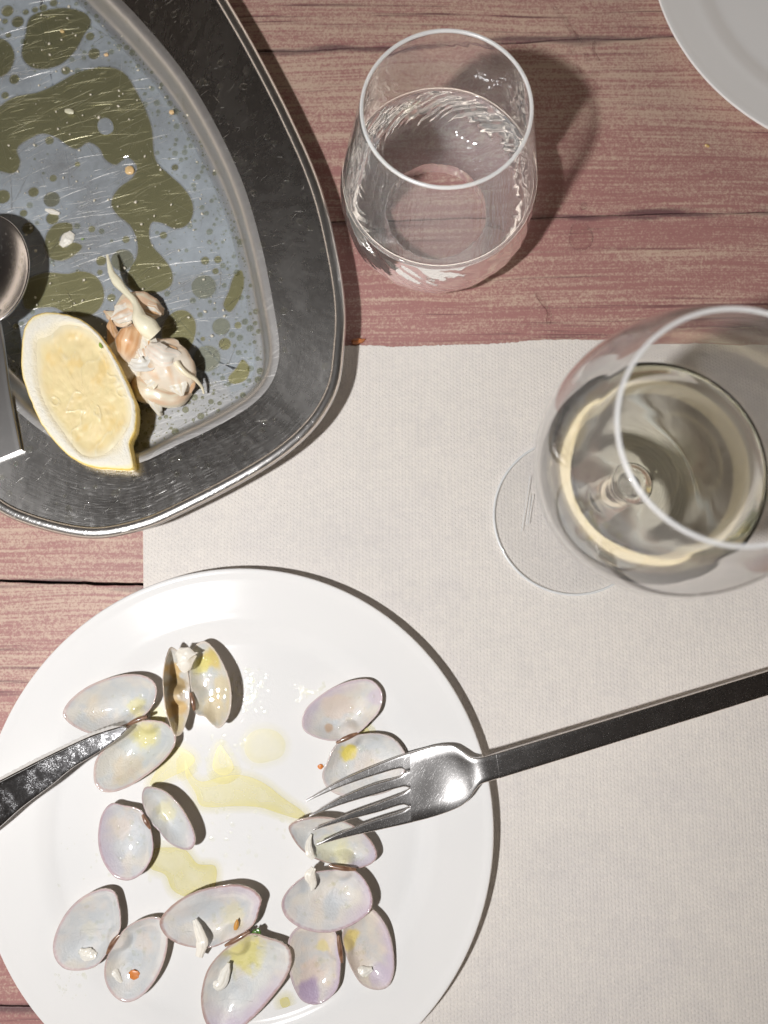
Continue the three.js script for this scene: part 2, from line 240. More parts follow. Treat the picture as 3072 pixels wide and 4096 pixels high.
{ // floor and wall of the well
  const rows = [FLOOR.map(() => V3(CEN.x, T_FLOOR, CEN.z))];
  for (const s of [0.3, 0.6, 0.8, 0.92]) rows.push(FLOOR.map((p) => V3(mix(CEN.x, p.x, s), T_FLOOR, mix(CEN.z, p.z, s))));
  for (const [o, y] of [[-0.0088, 0], [-0.0074, 0.00012], [-0.0062, 0.0005], [-0.0051, 0.0016], [-0.0042, 0.0038], [-0.0034, 0.0068], [-0.0026, 0.0096], [-0.0018, 0.0117]]) rows.push(ringAt(WALL, WN, o, T_FLOOR + y));
  const iw = rows.length;
  for (const [o, y] of [[-0.0008, 0.0130], [0.0004, 0.01365], [0.0018, 0.0140], [0.004, 0.01415]]) rows.push(ringAt(WALL, WN, o, T_FLOOR + y));
  mesh('well', lattice(rows.map(close)), steelFloor, tray);
  const rim = [rows[rows.length - 1]];
  for (const [t, y] of [[0.2, 0.0186], [0.4, 0.0188], [0.6, 0.0191], [0.8, 0.0194], [1, 0.0197]]) rim.push(between(t, y));
  const arc = [0]; for (let j = 1; j <= RIM.length; j++) arc.push(arc[j - 1] + RIM[j % RIM.length].distanceTo(RIM[j - 1]));
  mesh('rim', lattice(rim.map(close), false, null, (i, j) => [arc[j], i * 0.0075]), steelRim, tray);
  const lip = [rim[rim.length - 1]];
  for (let k = 0; k <= 12; k++) { const a = Math.PI * (0.78 - 1.5 * k / 12); lip.push(ringAt(RIM, RN, -0.0032 + 0.0032 * Math.cos(a), 0.0192 + 0.0026 * Math.sin(a))); }
  for (const [o, y] of [[-0.004, 0.0172], [-0.02, 0.0165]]) lip.push(ringAt(RIM, RN, o, y));
  mesh('rolled_edge', lattice(lip.map(close)), std({ color: lin(0.56, 0.55, 0.54), metalness: 1, roughness: 0.32, bumpMap: fineScratch, bumpScale: 0.00012 }), tray);
  const under = [ringAt(RIM, RN, -0.02, 0.0165), ringAt(WALL, WN, 0.001, 0.0165), ringAt(WALL, WN, -0.006, 0.0022), ringAt(WALL, WN, -0.009, 0.0006), WALL.map(() => V3(CEN.x, 0.0006, CEN.z))];
  mesh('underside', lattice(under.map(close)), steelUnder, tray);
}
// ---------- broth, oil ----------
const OIL_Y = T_FLOOR + 0.0009;
const z1 = (l) => l.map(([u, v]) => [u * 0.9259, v * 0.9259]), z2 = (l) => l.map(([u, v]) => [u * 0.9259, 1000 + v * 0.9259]);
const PUDDLES = [
  ['olive oil pool topmost in the steel platter, near its sloping wall', z1([[130, 75], [200, 45], [290, 35], [370, 60], [390, 95], [360, 150], [320, 220], [260, 275], [190, 295], [130, 285], [95, 240], [110, 150]]), null],
  ['olive oil pool cut by the left photo edge above the largest pool', z1([[-40, 170], [0, 165], [40, 190], [60, 240], [40, 300], [0, 330], [-40, 320]]), null],
  ['largest olive oil pool, bent like a hook across the platter floor', z1([[-60, 520], [0, 460], [60, 420], [160, 400], [230, 370], [320, 320], [400, 295], [480, 290], [540, 320], [590, 400], [630, 480], [655, 560], [660, 640], [675, 700], [725, 750], [790, 810], [828, 870], [830, 930], [800, 975], [750, 985], [700, 962], [655, 958], [642, 1000], [655, 1060], [700, 1110], [740, 1170], [740, 1225], [700, 1255], [620, 1262], [560, 1240], [552, 1180], [590, 1110], [592, 1040], [560, 970], [500, 920], [480, 870], [515, 810], [570, 770], [592, 720], [545, 675], [500, 710], [452, 685], [430, 640], [380, 612], [330, 642], [290, 625], [240, 590], [180, 575], [120, 600], [70, 640], [85, 700], [60, 745], [20, 742], [-30, 720], [-60, 620]]), z1([[415, 540], [430, 510], [465, 505], [490, 530], [492, 565], [465, 585], [430, 578]])],
  ['olive oil pool shaped like a letter C around a white scrap', z1([[305, 966], [240, 968], [202, 1010], [195, 1070], [215, 1112], [262, 1124], [320, 1100], [352, 1062], [312, 1048], [285, 1068], [262, 1058], [256, 1030], [275, 1005], [310, 990]]), null],
  ['wide olive oil pool between the spoon bowl and the garlic', z2([[105, 160], [125, 125], [200, 98], [290, 103], [350, 92], [410, 112], [445, 170], [440, 230], [400, 275], [350, 285], [280, 270], [230, 246], [150, 250], [108, 248]]), null],
  ['slanted olive oil sliver at the platter wall, upper of two', z2([[1012, 110], [1042, 88], [1052, 150], [1022, 230], [990, 266], [965, 240], [988, 178]]), null],
  ['short olive oil sliver at the platter wall below the round pools', z2([[1048, 474], [1076, 510], [1060, 560], [1000, 576], [985, 555], [1018, 512]]), null],
  ['pale oval oil pool right beside the garlic', z2([[750, 268], [800, 262], [838, 300], [842, 360], [812, 430], [770, 445], [720, 420], [700, 370], [712, 310]]), null],
];
const ROUND = [[880, 158, 60, 2, 'round oil pool highest of three discs near the platter corner'], [955, 330, 43, 2, 'middle sized oil disc between two larger ones near the platter corner'], [893, 468, 65, 2, 'largest round oil pool, lowest near the platter corner'], [528, 1122, 54, 1, 'round oil pool beside the tip of the garlic stem'], [222, 860, 39, 1, 'round oil pool above the white scrap and the C shaped pool']];
const DROPS = [[143, 828, 25, 1], [225, 942, 30, 1], [120, 985, 28, 1], [100, 920, 18, 1], [405, 230, 28, 1], [388, 155, 22, 1], [283, 303, 22, 1], [75, 92, 30, 1], [20, 410, 18, 1], [60, 340, 24, 1], [212, 605, 21, 1], [755, 722, 16, 1], [705, 1015, 18, 1], [543, 1033, 17, 1], [395, 988, 16, 1], [436, 1125, 24, 1], [885, 1125, 20, 1], [940, 1120, 18, 1], [930, 1170, 15, 1], [10, 848, 36, 1], [228, 768, 17, 1], [333, 708, 13, 1], [970, 405, 28, 2], [66, 328, 13, 2], [875, 383, 11, 2], [1027, 324, 16, 2], [480, 205, 20, 2], [430, 95, 13, 2], [30, 45, 30, 1], [185, 30, 20, 1], [230, 10, 20, 1], [150, 40, 16, 1], [110, 50, 15, 1], [35, 150, 14, 1], [20, 90, 14, 1]];
const dropAt = ([u, v, r, k]) => [u * 0.9259, (k === 2 ? 1000 : 0) + v * 0.9259, r * 0.9259];
const Rb = rng(77), TINY = [];
{ // small beads, crowded along the foot of the wall
  const inside = (p) => { let c = false; for (let i = 0, j = FLOOR.length - 1; i < FLOOR.length; j = i++) { const a = FLOOR[i], b = FLOOR[j]; if ((a.z > p.z) !== (b.z > p.z) && p.x < (b.x - a.x) * (p.z - a.z) / (b.z - a.z) + a.x) c = !c; } return c; };
  const wall = (p) => { let d = 9; for (let i = 0; i < FLOOR.length; i += 3) d = Math.min(d, Math.hypot(p.x - FLOOR[i].x, p.z - FLOOR[i].z)); return d; };
  const discs = [...ROUND, ...DROPS].map(dropAt).map(([u, v, r]) => [px(u, v, OIL_Y), r / 7.9e3]), hulls = PUDDLES.map(([, l]) => l.map(([u, v]) => px(u, v, OIL_Y)));
  const inHull = (p, h) => { let c = false; for (let i = 0, j = h.length - 1; i < h.length; j = i++) if ((h[i].z > p.z) !== (h[j].z > p.z) && p.x < (h[j].x - h[i].x) * (p.z - h[i].z) / (h[j].z - h[i].z) + h[i].x) c = !c; return c; };
  for (let tries = 0; tries < 30000 && TINY.length < 900; tries++) {
    const p = px(Rb() * 1130, Rb() * 1780, OIL_Y); if (!inside(p)) continue;
    const d = wall(p), r = 0.00035 + 0.0018 * Math.pow(Rb(), 3.5);
    if (Rb() > 0.03 + 0.97 * Math.exp(-d / 0.014)) continue;
    if (discs.some(([c, q]) => c.distanceTo(p) < q + r * 1.1) || TINY.some((t) => t.p.distanceTo(p) < t.r + r) || hulls.some((h) => inHull(p, h))) continue;
    TINY.push({ p, r });
  }
}
// cloudy broth: a thin sheet that the oil pools push aside
const BX0 = -0.235, BZ0 = -0.36, BW = 0.20, BD = 0.30;
const brothCover = canvasTex(1280, 1920, (g, w, h) => {
  const img = g.createImageData(w, h);
  for (let y = 0; y < h; y++) for (let x = 0; x < w; x++) { const a = fbm(x / 150, y / 150, 4), b = fbm(x / 16, y / 16, 3), c = hash2(x >> 1, y >> 1), v = 255 * clamp(0.60 + (a - 0.5) * 0.75 + (b - 0.5) * 0.14 + (c > 0.985 ? 0.15 : 0), 0.1, 0.93), o = (y * w + x) * 4; img.data[o] = img.data[o + 1] = img.data[o + 2] = v; img.data[o + 3] = 255; }
  g.putImageData(img, 0, 0);
  const X = (p) => (p.x - BX0) / BW * w, Y = (p) => (p.z - BZ0) / BD * h;
  const feather = (path, v, w) => { for (let k = 0; k < 6; k++) { g.beginPath(); path(); g.strokeStyle = `rgba(${v},${v},${v},0.2)`; g.lineWidth = w * (1 - k / 6) * 2; g.stroke(); } g.beginPath(); path(); g.fillStyle = `rgb(${v},${v},${v})`; g.fill('evenodd'); };
  g.lineJoin = 'round';
  for (let k = 0; k < 9; k++) { g.beginPath(); FLOOR.forEach((p, i) => { const q = 1 + 0.004 * (noise2(i * 0.35, 2) - 0.5), x = X(p) * q, y = Y(p) * q; i ? g.lineTo(x, y) : g.moveTo(x, y); }); g.closePath(); g.strokeStyle = 'rgba(20,20,20,0.2)'; g.lineWidth = 58 * (1 - k / 10); g.stroke(); }
  for (let k = 0; k < 9; k++) { const q = smooth(pxs([[540, 1640], [640, 1620], [700, 1560], [800, 1530], [900, 1560], [900, 1640], [780, 1720], [620, 1800], [500, 1840]], OIL_Y), 80); g.beginPath(); q.forEach((p, i) => (i ? g.lineTo(X(p), Y(p)) : g.moveTo(X(p), Y(p)))); g.closePath(); g.strokeStyle = g.fillStyle = 'rgba(24,22,18,0.17)'; g.lineWidth = 34 * (1 - k / 9); g.stroke(); g.fill(); }
  for (const [, l, hole] of PUDDLES) feather(() => { for (const q of [l, hole]) if (q) { smooth(pxs(q, OIL_Y), 160).forEach((p, i) => (i ? g.lineTo(X(p), Y(p)) : g.moveTo(X(p), Y(p)))); g.closePath(); } }, 36, 7);
  for (const d of [...ROUND, ...DROPS]) { const [u, v, r] = dropAt(d), p = px(u, v, OIL_Y); feather(() => g.arc(X(p), Y(p), r / 7.9e3 / BW * w * 0.9, 0, 7), d.length > 4 && d[3] === 2 ? 96 : r > 22 ? 48 : 82, 5); }
});
brothCover.wrapS = brothCover.wrapT = THREE.ClampToEdgeWrapping;
spread(brothCover, BX0, BZ0 + BD, BW, BD);
{
  const ring = ringAt(WALL, WN, -0.0062, T_FLOOR + 0.00062), mid = V3(CEN.x, T_FLOOR + 0.00062, CEN.z);
  const g = lattice([ring.map(() => mid.clone()), ringAt(WALL, WN, -0.03, T_FLOOR + 0.00062), ring].map(close));
  solo('broth', g, phys({ color: lin(0.43, 0.48, 0.525), roughness: 0.45, transparent: true, alphaMap: brothCover, bumpMap: scratchTex, bumpScale: 0.00003 }), 'thin cloudy grey broth film spread over the platter floor', 'broth', V3(CEN.x, T_FLOOR, CEN.z), null);
}
const oilMat = phys({ color: lin(0.945, 0.927, 0.77), transmission: 1, thickness: 0, roughness: 0.04, ior: 1.47 });
const paleOil = phys({ color: lin(0.94, 0.935, 0.85), transmission: 1, thickness: 0, roughness: 0.04, ior: 1.47 });
for (const [label, l, hole] of PUDDLES) {
  const p = smooth(pxs(l, OIL_Y), 150), c = p.reduce((s, q) => s.add(q), V3(0, 0, 0)).multiplyScalar(1 / p.length);
  solo('oil_pool', slab(p, T_FLOOR + 0.0003, 0.0007, 0.00025, hole ? [smooth(pxs(hole, OIL_Y), 40)] : []), oilMat, label, 'oil pool', c, 'olive oil pools on the platter floor');
}
function bead(r, h, seg = 28) { const pr = []; for (let i = 0; i <= 8; i++) { const a = i / 8 * Math.PI / 2; pr.push(V2(r * Math.cos(a), h * Math.sin(a))); } return new THREE.LatheGeometry([V2(0, 0), V2(r * 0.9, 0), ...pr], seg); }
for (const d of ROUND) { const [u, v, r] = dropAt(d), p = px(u, v, OIL_Y); const o = mesh('oil_pool', bead(r / 7.9e3, 0.0008, 48), paleOil); o.position.copy(p).setY(T_FLOOR + 0.0003); tag(o, d[4], 'oil pool', 'olive oil pools on the platter floor'); }
let drop0 = null;
for (const d of DROPS) {
  const [u, v, r] = dropAt(d), p = px(u, v, OIL_Y), o = drop0 ? drop0.clone() : mesh('oil_droplet', bead(0.002, 0.0008), oilMat);
  if (drop0) { o.name = numbered('oil_droplet'); scene.add(o); } else drop0 = o;
  o.position.copy(p).setY(T_FLOOR + 0.0003); o.scale.set(r / 7.9e3 / 0.002, 1, r / 7.9e3 / 0.002 * (0.9 + 0.2 * Rb()));
  tag(o, 'small round olive oil droplet floating on the grey broth in the platter', 'oil droplet', 'oil droplets on the broth');
}
{
  const inst = new THREE.InstancedMesh(bead(0.001, 0.0007, 14), phys({ color: lin(0.87, 0.87, 0.79), transmission: 1, thickness: 0, roughness: 0.08, ior: 1.5 }), TINY.length), m = new THREE.Matrix4();
  TINY.forEach((t, i) => inst.setMatrixAt(i, m.makeScale(t.r / 0.001, 0.6 + t.r / 0.0016, t.r / 0.001).setPosition(t.p.x, T_FLOOR + 0.00035, t.p.z)));
  inst.name = 'oil_beads'; scene.add(inst); tag(inst, 'countless tiny oil beads crowded along the platter wall', 'oil beads', null, 'stuff');
}
const clearOil = phys({ color: lin(1, 1, 0.985), transmission: 1, thickness: 0, roughness: 0.04, ior: 1.36 });
{ // scratches: fine burrs raised along the grooves, where the steel catches the flash
  const R = rng(66), gs = [], inF = (x, z) => { let c = false; for (let i = 0, j = FLOOR.length - 1; i < FLOOR.length; j = i++) { const a = FLOOR[i], b = FLOOR[j]; if ((a.z > z) !== (b.z > z) && x < (b.x - a.x) * (z - a.z) / (b.z - a.z) + a.x) c = !c; } return c; };
  const burr = (x, z, a, l, w, h, y) => { const rows = []; for (let i = 0; i <= 4; i++) { const t = i / 4, k = Math.sin(Math.PI * (0.06 + 0.88 * t)), bx = x + Math.cos(a + 0.12 * (t - 0.5)) * l * (t - 0.5), bz = z + Math.sin(a + 0.12 * (t - 0.5)) * l * (t - 0.5); rows.push([-1, -0.5, 0, 0.5, 1].map((s) => V3(bx - Math.sin(a) * s * w * k, y + h * k * (1 - s * s), bz + Math.cos(a) * s * w * k))); } return lattice(rows); };
  for (let k = 0; k < 4200 && gs.length < 1000; k++) { const p = px(R() * 1150, R() * 1800, T_FLOOR), a = R() < 0.75 ? -0.32 + (R() - 0.5) * 0.7 : R() * 3.14, l = 0.004 + 0.03 * R() ** 2, dx = Math.cos(a) * l * 0.55, dz = Math.sin(a) * l * 0.55; if (!inF(p.x + dx, p.z + dz) || !inF(p.x - dx, p.z - dz)) continue; gs.push(burr(p.x, p.z, a, l, 0.00005 + 0.00009 * R() ** 2, 0.00006 + 0.00008 * R(), T_FLOOR + (R() < 0.55 ? 0.00064 : 0.00002))); }
  for (let k = 0; k < 480; k++) { const i = Math.floor(R() * RIM.length), t = 0.06 + 0.86 * R(), x = mix(WALL[i].x + WN[i].x * 0.004, RIM[i].x - RN[i].x * 0.004, t), z = mix(WALL[i].z + WN[i].z * 0.004, RIM[i].z - RN[i].z * 0.004, t); if (x < -0.24) continue; gs.push(burr(x, z, R() < 0.85 ? -0.9 + (R() - 0.5) * 0.7 : R() * 3.14, 0.0015 + 0.006 * R() ** 2, 0.00003 + 0.00005 * R() ** 2, 0.00005 + 0.00008 * R(), mix(0.01835, 0.0197, t))); }
  tag(mesh('scratches', mergeGeometries(gs), std({ color: lin(0.62, 0.61, 0.59), metalness: 1, roughness: 0.34 }), tray), null, null, null, 'stuff');
}
// ---------- glasses ----------
// blown glass lets the flash straight through its thin walls; thick glass and liquids bend what lies behind
const ripple = dataTex(1024, 512, (i, j) => { const t = i / 1024 * 2 * Math.PI, y = j / 512, w = fbm(y * 5 + 3, Math.cos(t) * 2 + 9, 3) * 3; return [0.55 * fbm(3 * Math.cos(t + w * 0.12) * 3 + 40, 3 * Math.sin(t + w * 0.12) * 3 + y * 2.2 + 40, 3) + 0.45 * fbm(Math.cos(t + w * 0.1) * 24 + 90, Math.sin(t + w * 0.1) * 24 + y * 5, 2)]; }, 1);
const streaks = dataTex(2048, 512, (i, j) => { const t = i / 2048 * 2 * Math.PI, y = j / 512, w = 0.16 * (fbm(y * 9 + 3, Math.cos(t) * 3 + 9, 3) - 0.5) + 0.05 * (fbm(y * 30, Math.sin(t) * 6 + 20, 2) - 0.5), c = Math.cos(t + w), s = Math.sin(t + w); return [0.6 * fbm(c * 7 + 40, s * 7 + y * 1.5 + 40, 2) + 0.4 * fbm(c * 20 + 90, s * 20 + y * 2.5, 2)]; }, 1);
const paneMat = phys({ color: lin(0.99, 0.995, 1), transmission: 0.98, thickness: 0, roughness: 0.08, ior: 1.8, bumpMap: streaks, bumpScale: 0.0016 });
const clearPane = phys({ color: lin(1, 1, 1), transmission: 1, thickness: 0, roughness: 0.02, ior: 1.5 });
const thickGlass = phys({ color: lin(0.95, 0.975, 1), transmission: 0.93, thickness: 0.003, roughness: 0.05, ior: 0.67 });
const solidGlass = phys({ color: 0xffffff, transmission: 0.96, thickness: 0.003, roughness: 0, ior: 1.5 });
const rimGlass = phys({ color: lin(0.93, 0.95, 0.96), transmission: 0.45, thickness: 0, roughness: 0.3, ior: 1.6 });
const turned = (prof, at, seg, f, a0 = 0, a1 = 2 * Math.PI) => lattice(prof.map(([r, y], i) => Array.from({ length: seg + 1 }, (_, j) => { const full = a1 - a0 > 6.28, a = -(a0 + (full ? j % seg : j) / seg * (a1 - a0)), k = f ? f(a, y) : 0; return V3(at.x + (r + k) * Math.sin(a), at.y + y, at.z + (r + k) * Math.cos(a)); })), false, null, (i, j) => [j / seg, i / (prof.length - 1)]);
const wave = (amp, seed) => (a, y) => amp * ((fbm(Math.cos(a) * 2.4 + seed + y * 20, Math.sin(a) * 2.4 + y * 55, 3) - 0.5) + 0.7 * (fbm(Math.cos(a) * 9 + seed, Math.sin(a) * 9 + y * 60 + 5, 2) - 0.5));
const WG = V3(0.0222, 0.0001, -0.2119);
{
  const out = profile([[0.027, 0.0003], [0.0355, 0.0014], [0.0438, 0.0065], [0.0482, 0.0148], [0.0494, 0.0235], [0.0484, 0.0365], [0.0456, 0.053], [0.0417, 0.070], [0.0384, 0.0855], [0.0371, 0.0918], [0.0367, 0.0930]], 120);
  const inn = profile([[0.0353, 0.0930], [0.0356, 0.0918], [0.0369, 0.0855], [0.0401, 0.070], [0.0439, 0.053], [0.0466, 0.0365], [0.0473, 0.0245], [0.0450, 0.0168], [0.0390, 0.0115], [0.031, 0.0092], [0.0268, 0.0086]], 120);
  const w = thing('water_tumbler', 'clear drinking glass half full of water on the wood', 'glass', WG), cut = 0.0425;
  // the half that faces the flash stays a clear sheet; the far half is solid glass and throws the shadow
  const upO = out.filter(([, y]) => y >= cut - 0.0005), upI = inn.filter(([, y]) => y >= cut - 0.0005), A0 = 1.15, A1 = 4.35;
  mesh('wall', mergeGeometries([turned(upO, WG, 110, wave(0.0002, 3), A1, A0 + 2 * Math.PI), turned(upI, WG, 110, wave(0.0003, 8), A1, A0 + 2 * Math.PI)]), paneMat, w);
  const loop = [...upO, ...upI, upO[0]], arc = turned(loop, WG, 140, (a, y) => wave(y > cut && y < 0.092 ? 0.0003 : 0, 5)(a, y), A0, A1), ends = [A0, A1].map((a, k) => { const g = new THREE.ShapeGeometry(new THREE.Shape([...upO, ...upI].map(([r, y]) => V2(r, y)))), p = g.attributes.position; for (let i = 0; i < p.count; i++) { const r = p.getX(i), y = p.getY(i); p.setXYZ(i, WG.x - r * Math.sin(a), WG.y + y, WG.z + r * Math.cos(a)); } if (k) { const x = g.index.array; for (let i = 0; i < x.length; i += 3) { const t = x[i]; x[i] = x[i + 1]; x[i + 1] = t; } } g.computeVertexNormals(); return g; });
  mesh('wall', mergeGeometries([arc, ...ends]), solidGlass, w);
  const ring = [...out.filter(([, y]) => y <= cut), ...inn.filter(([, y]) => y <= cut), out[0]];
  mesh('base_ring', turned(ring, WG, 256, (a, y) => y > 0.004 && y < cut - 0.001 ? (wave(0.0019, 21)(a, y) + 0.0011 * (fbm(Math.cos(a + 30 * y) * 22 + 60, Math.sin(a + 30 * y) * 22 + y * 60, 2) - 0.5)) * sstep(0.004, 0.012, y) * sstep(cut - 0.001, cut - 0.006, y) : 0), thickGlass, w);
  mesh('base', mergeGeometries([turned([[0, 0.0005], [0.0268, 0.0005]], WG, 96), turned([[0, 0.0080], [0.018, 0.0081], [0.0266, 0.0085]], WG, 96)]), clearPane, w);
  const tor = new THREE.TorusGeometry(0.0360, 0.00082, 16, 160); tor.rotateX(Math.PI / 2); tor.translate(WG.x, WG.y + 0.0930, WG.z); mesh('rim', tor, rimGlass, w);
  const L = 0.0425; mesh('water', turned([[0, L - 0.0006], [0.030, L - 0.0006], [0.0420, L - 0.0005], [0.0445, L - 0.0001], [0.0453, L + 0.0006], [0.0455, L + 0.0013]], WG, 160), phys({ color: lin(0.985, 0.99, 0.992), transmission: 1, thickness: 0, roughness: 0.0, ior: 1.33 }), w);
}
const WN_C = V3(0.0908, 0.0008, -0.0489);
{
  const foot = profile([[0, 0.0003], [0.02, 0.0004], [0.0375, 0.0003], [0.0402, 0.0007], [0.0406, 0.0014], [0.0398, 0.0020], [0.034, 0.0026], [0.022, 0.0042], [0.011, 0.0072]], 60);
  const stem = profile([[0.011, 0.0072], [0.0058, 0.0118], [0.0043, 0.018], [0.0037, 0.032], [0.0036, 0.055], [0.0039, 0.074], [0.0052, 0.083], [0.009, 0.0895]], 60);
  const bowl = profile([[0.009, 0.0895], [0.0175, 0.0955], [0.027, 0.1035], [0.0356, 0.1140], [0.0417, 0.1280], [0.0444, 0.1430], [0.0441, 0.1575], [0.0411, 0.1735], [0.0362, 0.1875], [0.0325, 0.1945]], 120);
  const inn = profile([[0.0315, 0.1945], [0.0352, 0.1873], [0.0401, 0.1733], [0.0431, 0.1573], [0.0434, 0.1430], [0.0407, 0.1284], [0.0345, 0.1149], [0.0259, 0.1050], [0.0165, 0.0975], [0.008, 0.0935], [0, 0.0925]], 120);
  const w = thing('wine_glass', 'stemmed wine glass with pale white wine at the right edge', 'wine glass', WN_C);
  mesh('foot', turned(foot, WN_C, 160), clearPane, w);
  const ft = new THREE.TorusGeometry(0.0400, 0.00065, 12, 160); ft.rotateX(Math.PI / 2); ft.translate(WN_C.x, WN_C.y + 0.0013, WN_C.z); mesh('foot_edge', ft, rimGlass, w);
  const lines = [[[2121, 1902], [2086, 2126]], [[2119, 1978], [2105, 2096]], [[2131, 1979], [2112, 2098]]].map((l) => { const q = pxs(l, WN_C.y + 0.0031); return bar(Array.from({ length: 12 }, (_, i) => ({ c: q[0].clone().lerp(q[1], i / 11), half: 0.00014, t: 0.0002 })), 0.00005); });
  mesh('embossed_line', mergeGeometries(lines), rimGlass, w);
  mesh('stem', turned([[0, 0.0072], ...stem, [0, 0.0895]], WN_C, 64), solidGlass, w);
  mesh('bowl', turned([...bowl.filter(([, y]) => y >= 0.0897), ...inn], WN_C, 192), solidGlass, w);
  const tor = new THREE.TorusGeometry(0.0320, 0.0006, 14, 160); tor.rotateX(Math.PI / 2); tor.translate(WN_C.x, WN_C.y + 0.1947, WN_C.z); mesh('rim', tor, rimGlass, w);
  const level = 0.126, side = inn.filter(([, y]) => y < level - 0.0005).map(([r, y]) => [r + 0.0002, y - 0.00015]);
  const prof = [[0, level - 0.0002], [0.026, level - 0.0002], [0.0366, level], [0.0386, level + 0.0003], [0.0398, level + 0.0008], ...side]; prof[prof.length - 1][0] = 0;
  mesh('wine', turned(prof.reverse(), WN_C, 160), phys({ color: 0xffffff, transmission: 1, thickness: 0.03, roughness: 0, ior: 1.3, attenuationColor: lin(0.80, 0.785, 0.56), attenuationDistance: 0.07 }), w);
}
// ---------- clam shells ----------
const zm = (s, ox, oy) => (l) => l.map(([u, v]) => [ox + u * s, oy + v * s]);
const zA = zm(0.42194, 0, 2600), zB = zm(0.36166, 550, 2500), zC = zm(0.72333, 0, 3100), zD = zm(0.72333, 1000, 2600), zE = zm(0.72333, 900, 3200);
const shellBump = dataTex(512, 512, (i, j) => [0.75 * fbm(i / 64, j / 64, 2) + 0.25 * noise2(i / 9, j / 9)], 1);
spread(shellBump, 0, 0, 0.03, 0.03);
const nacre = phys({ vertexColors: true, color: 0xffffff, roughness: 0.5, clearcoat: 0.85, clearcoatRoughness: 0.05, bumpMap: shellBump, bumpScale: 0.0003 });
const horn = phys({ vertexColors: true, color: 0xffffff, roughness: 0.35, clearcoat: 0.6, clearcoatRoughness: 0.1 });
const PEARL = [0.63, 0.615, 0.605], BLUE = [0.47, 0.505, 0.53], LILAC = [0.52, 0.45, 0.55], BROWN = [0.30, 0.13, 0.085], YELLOW = [0.66, 0.60, 0.20], AMBER = [0.62, 0.44, 0.20], PINK = [0.66, 0.56, 0.48];
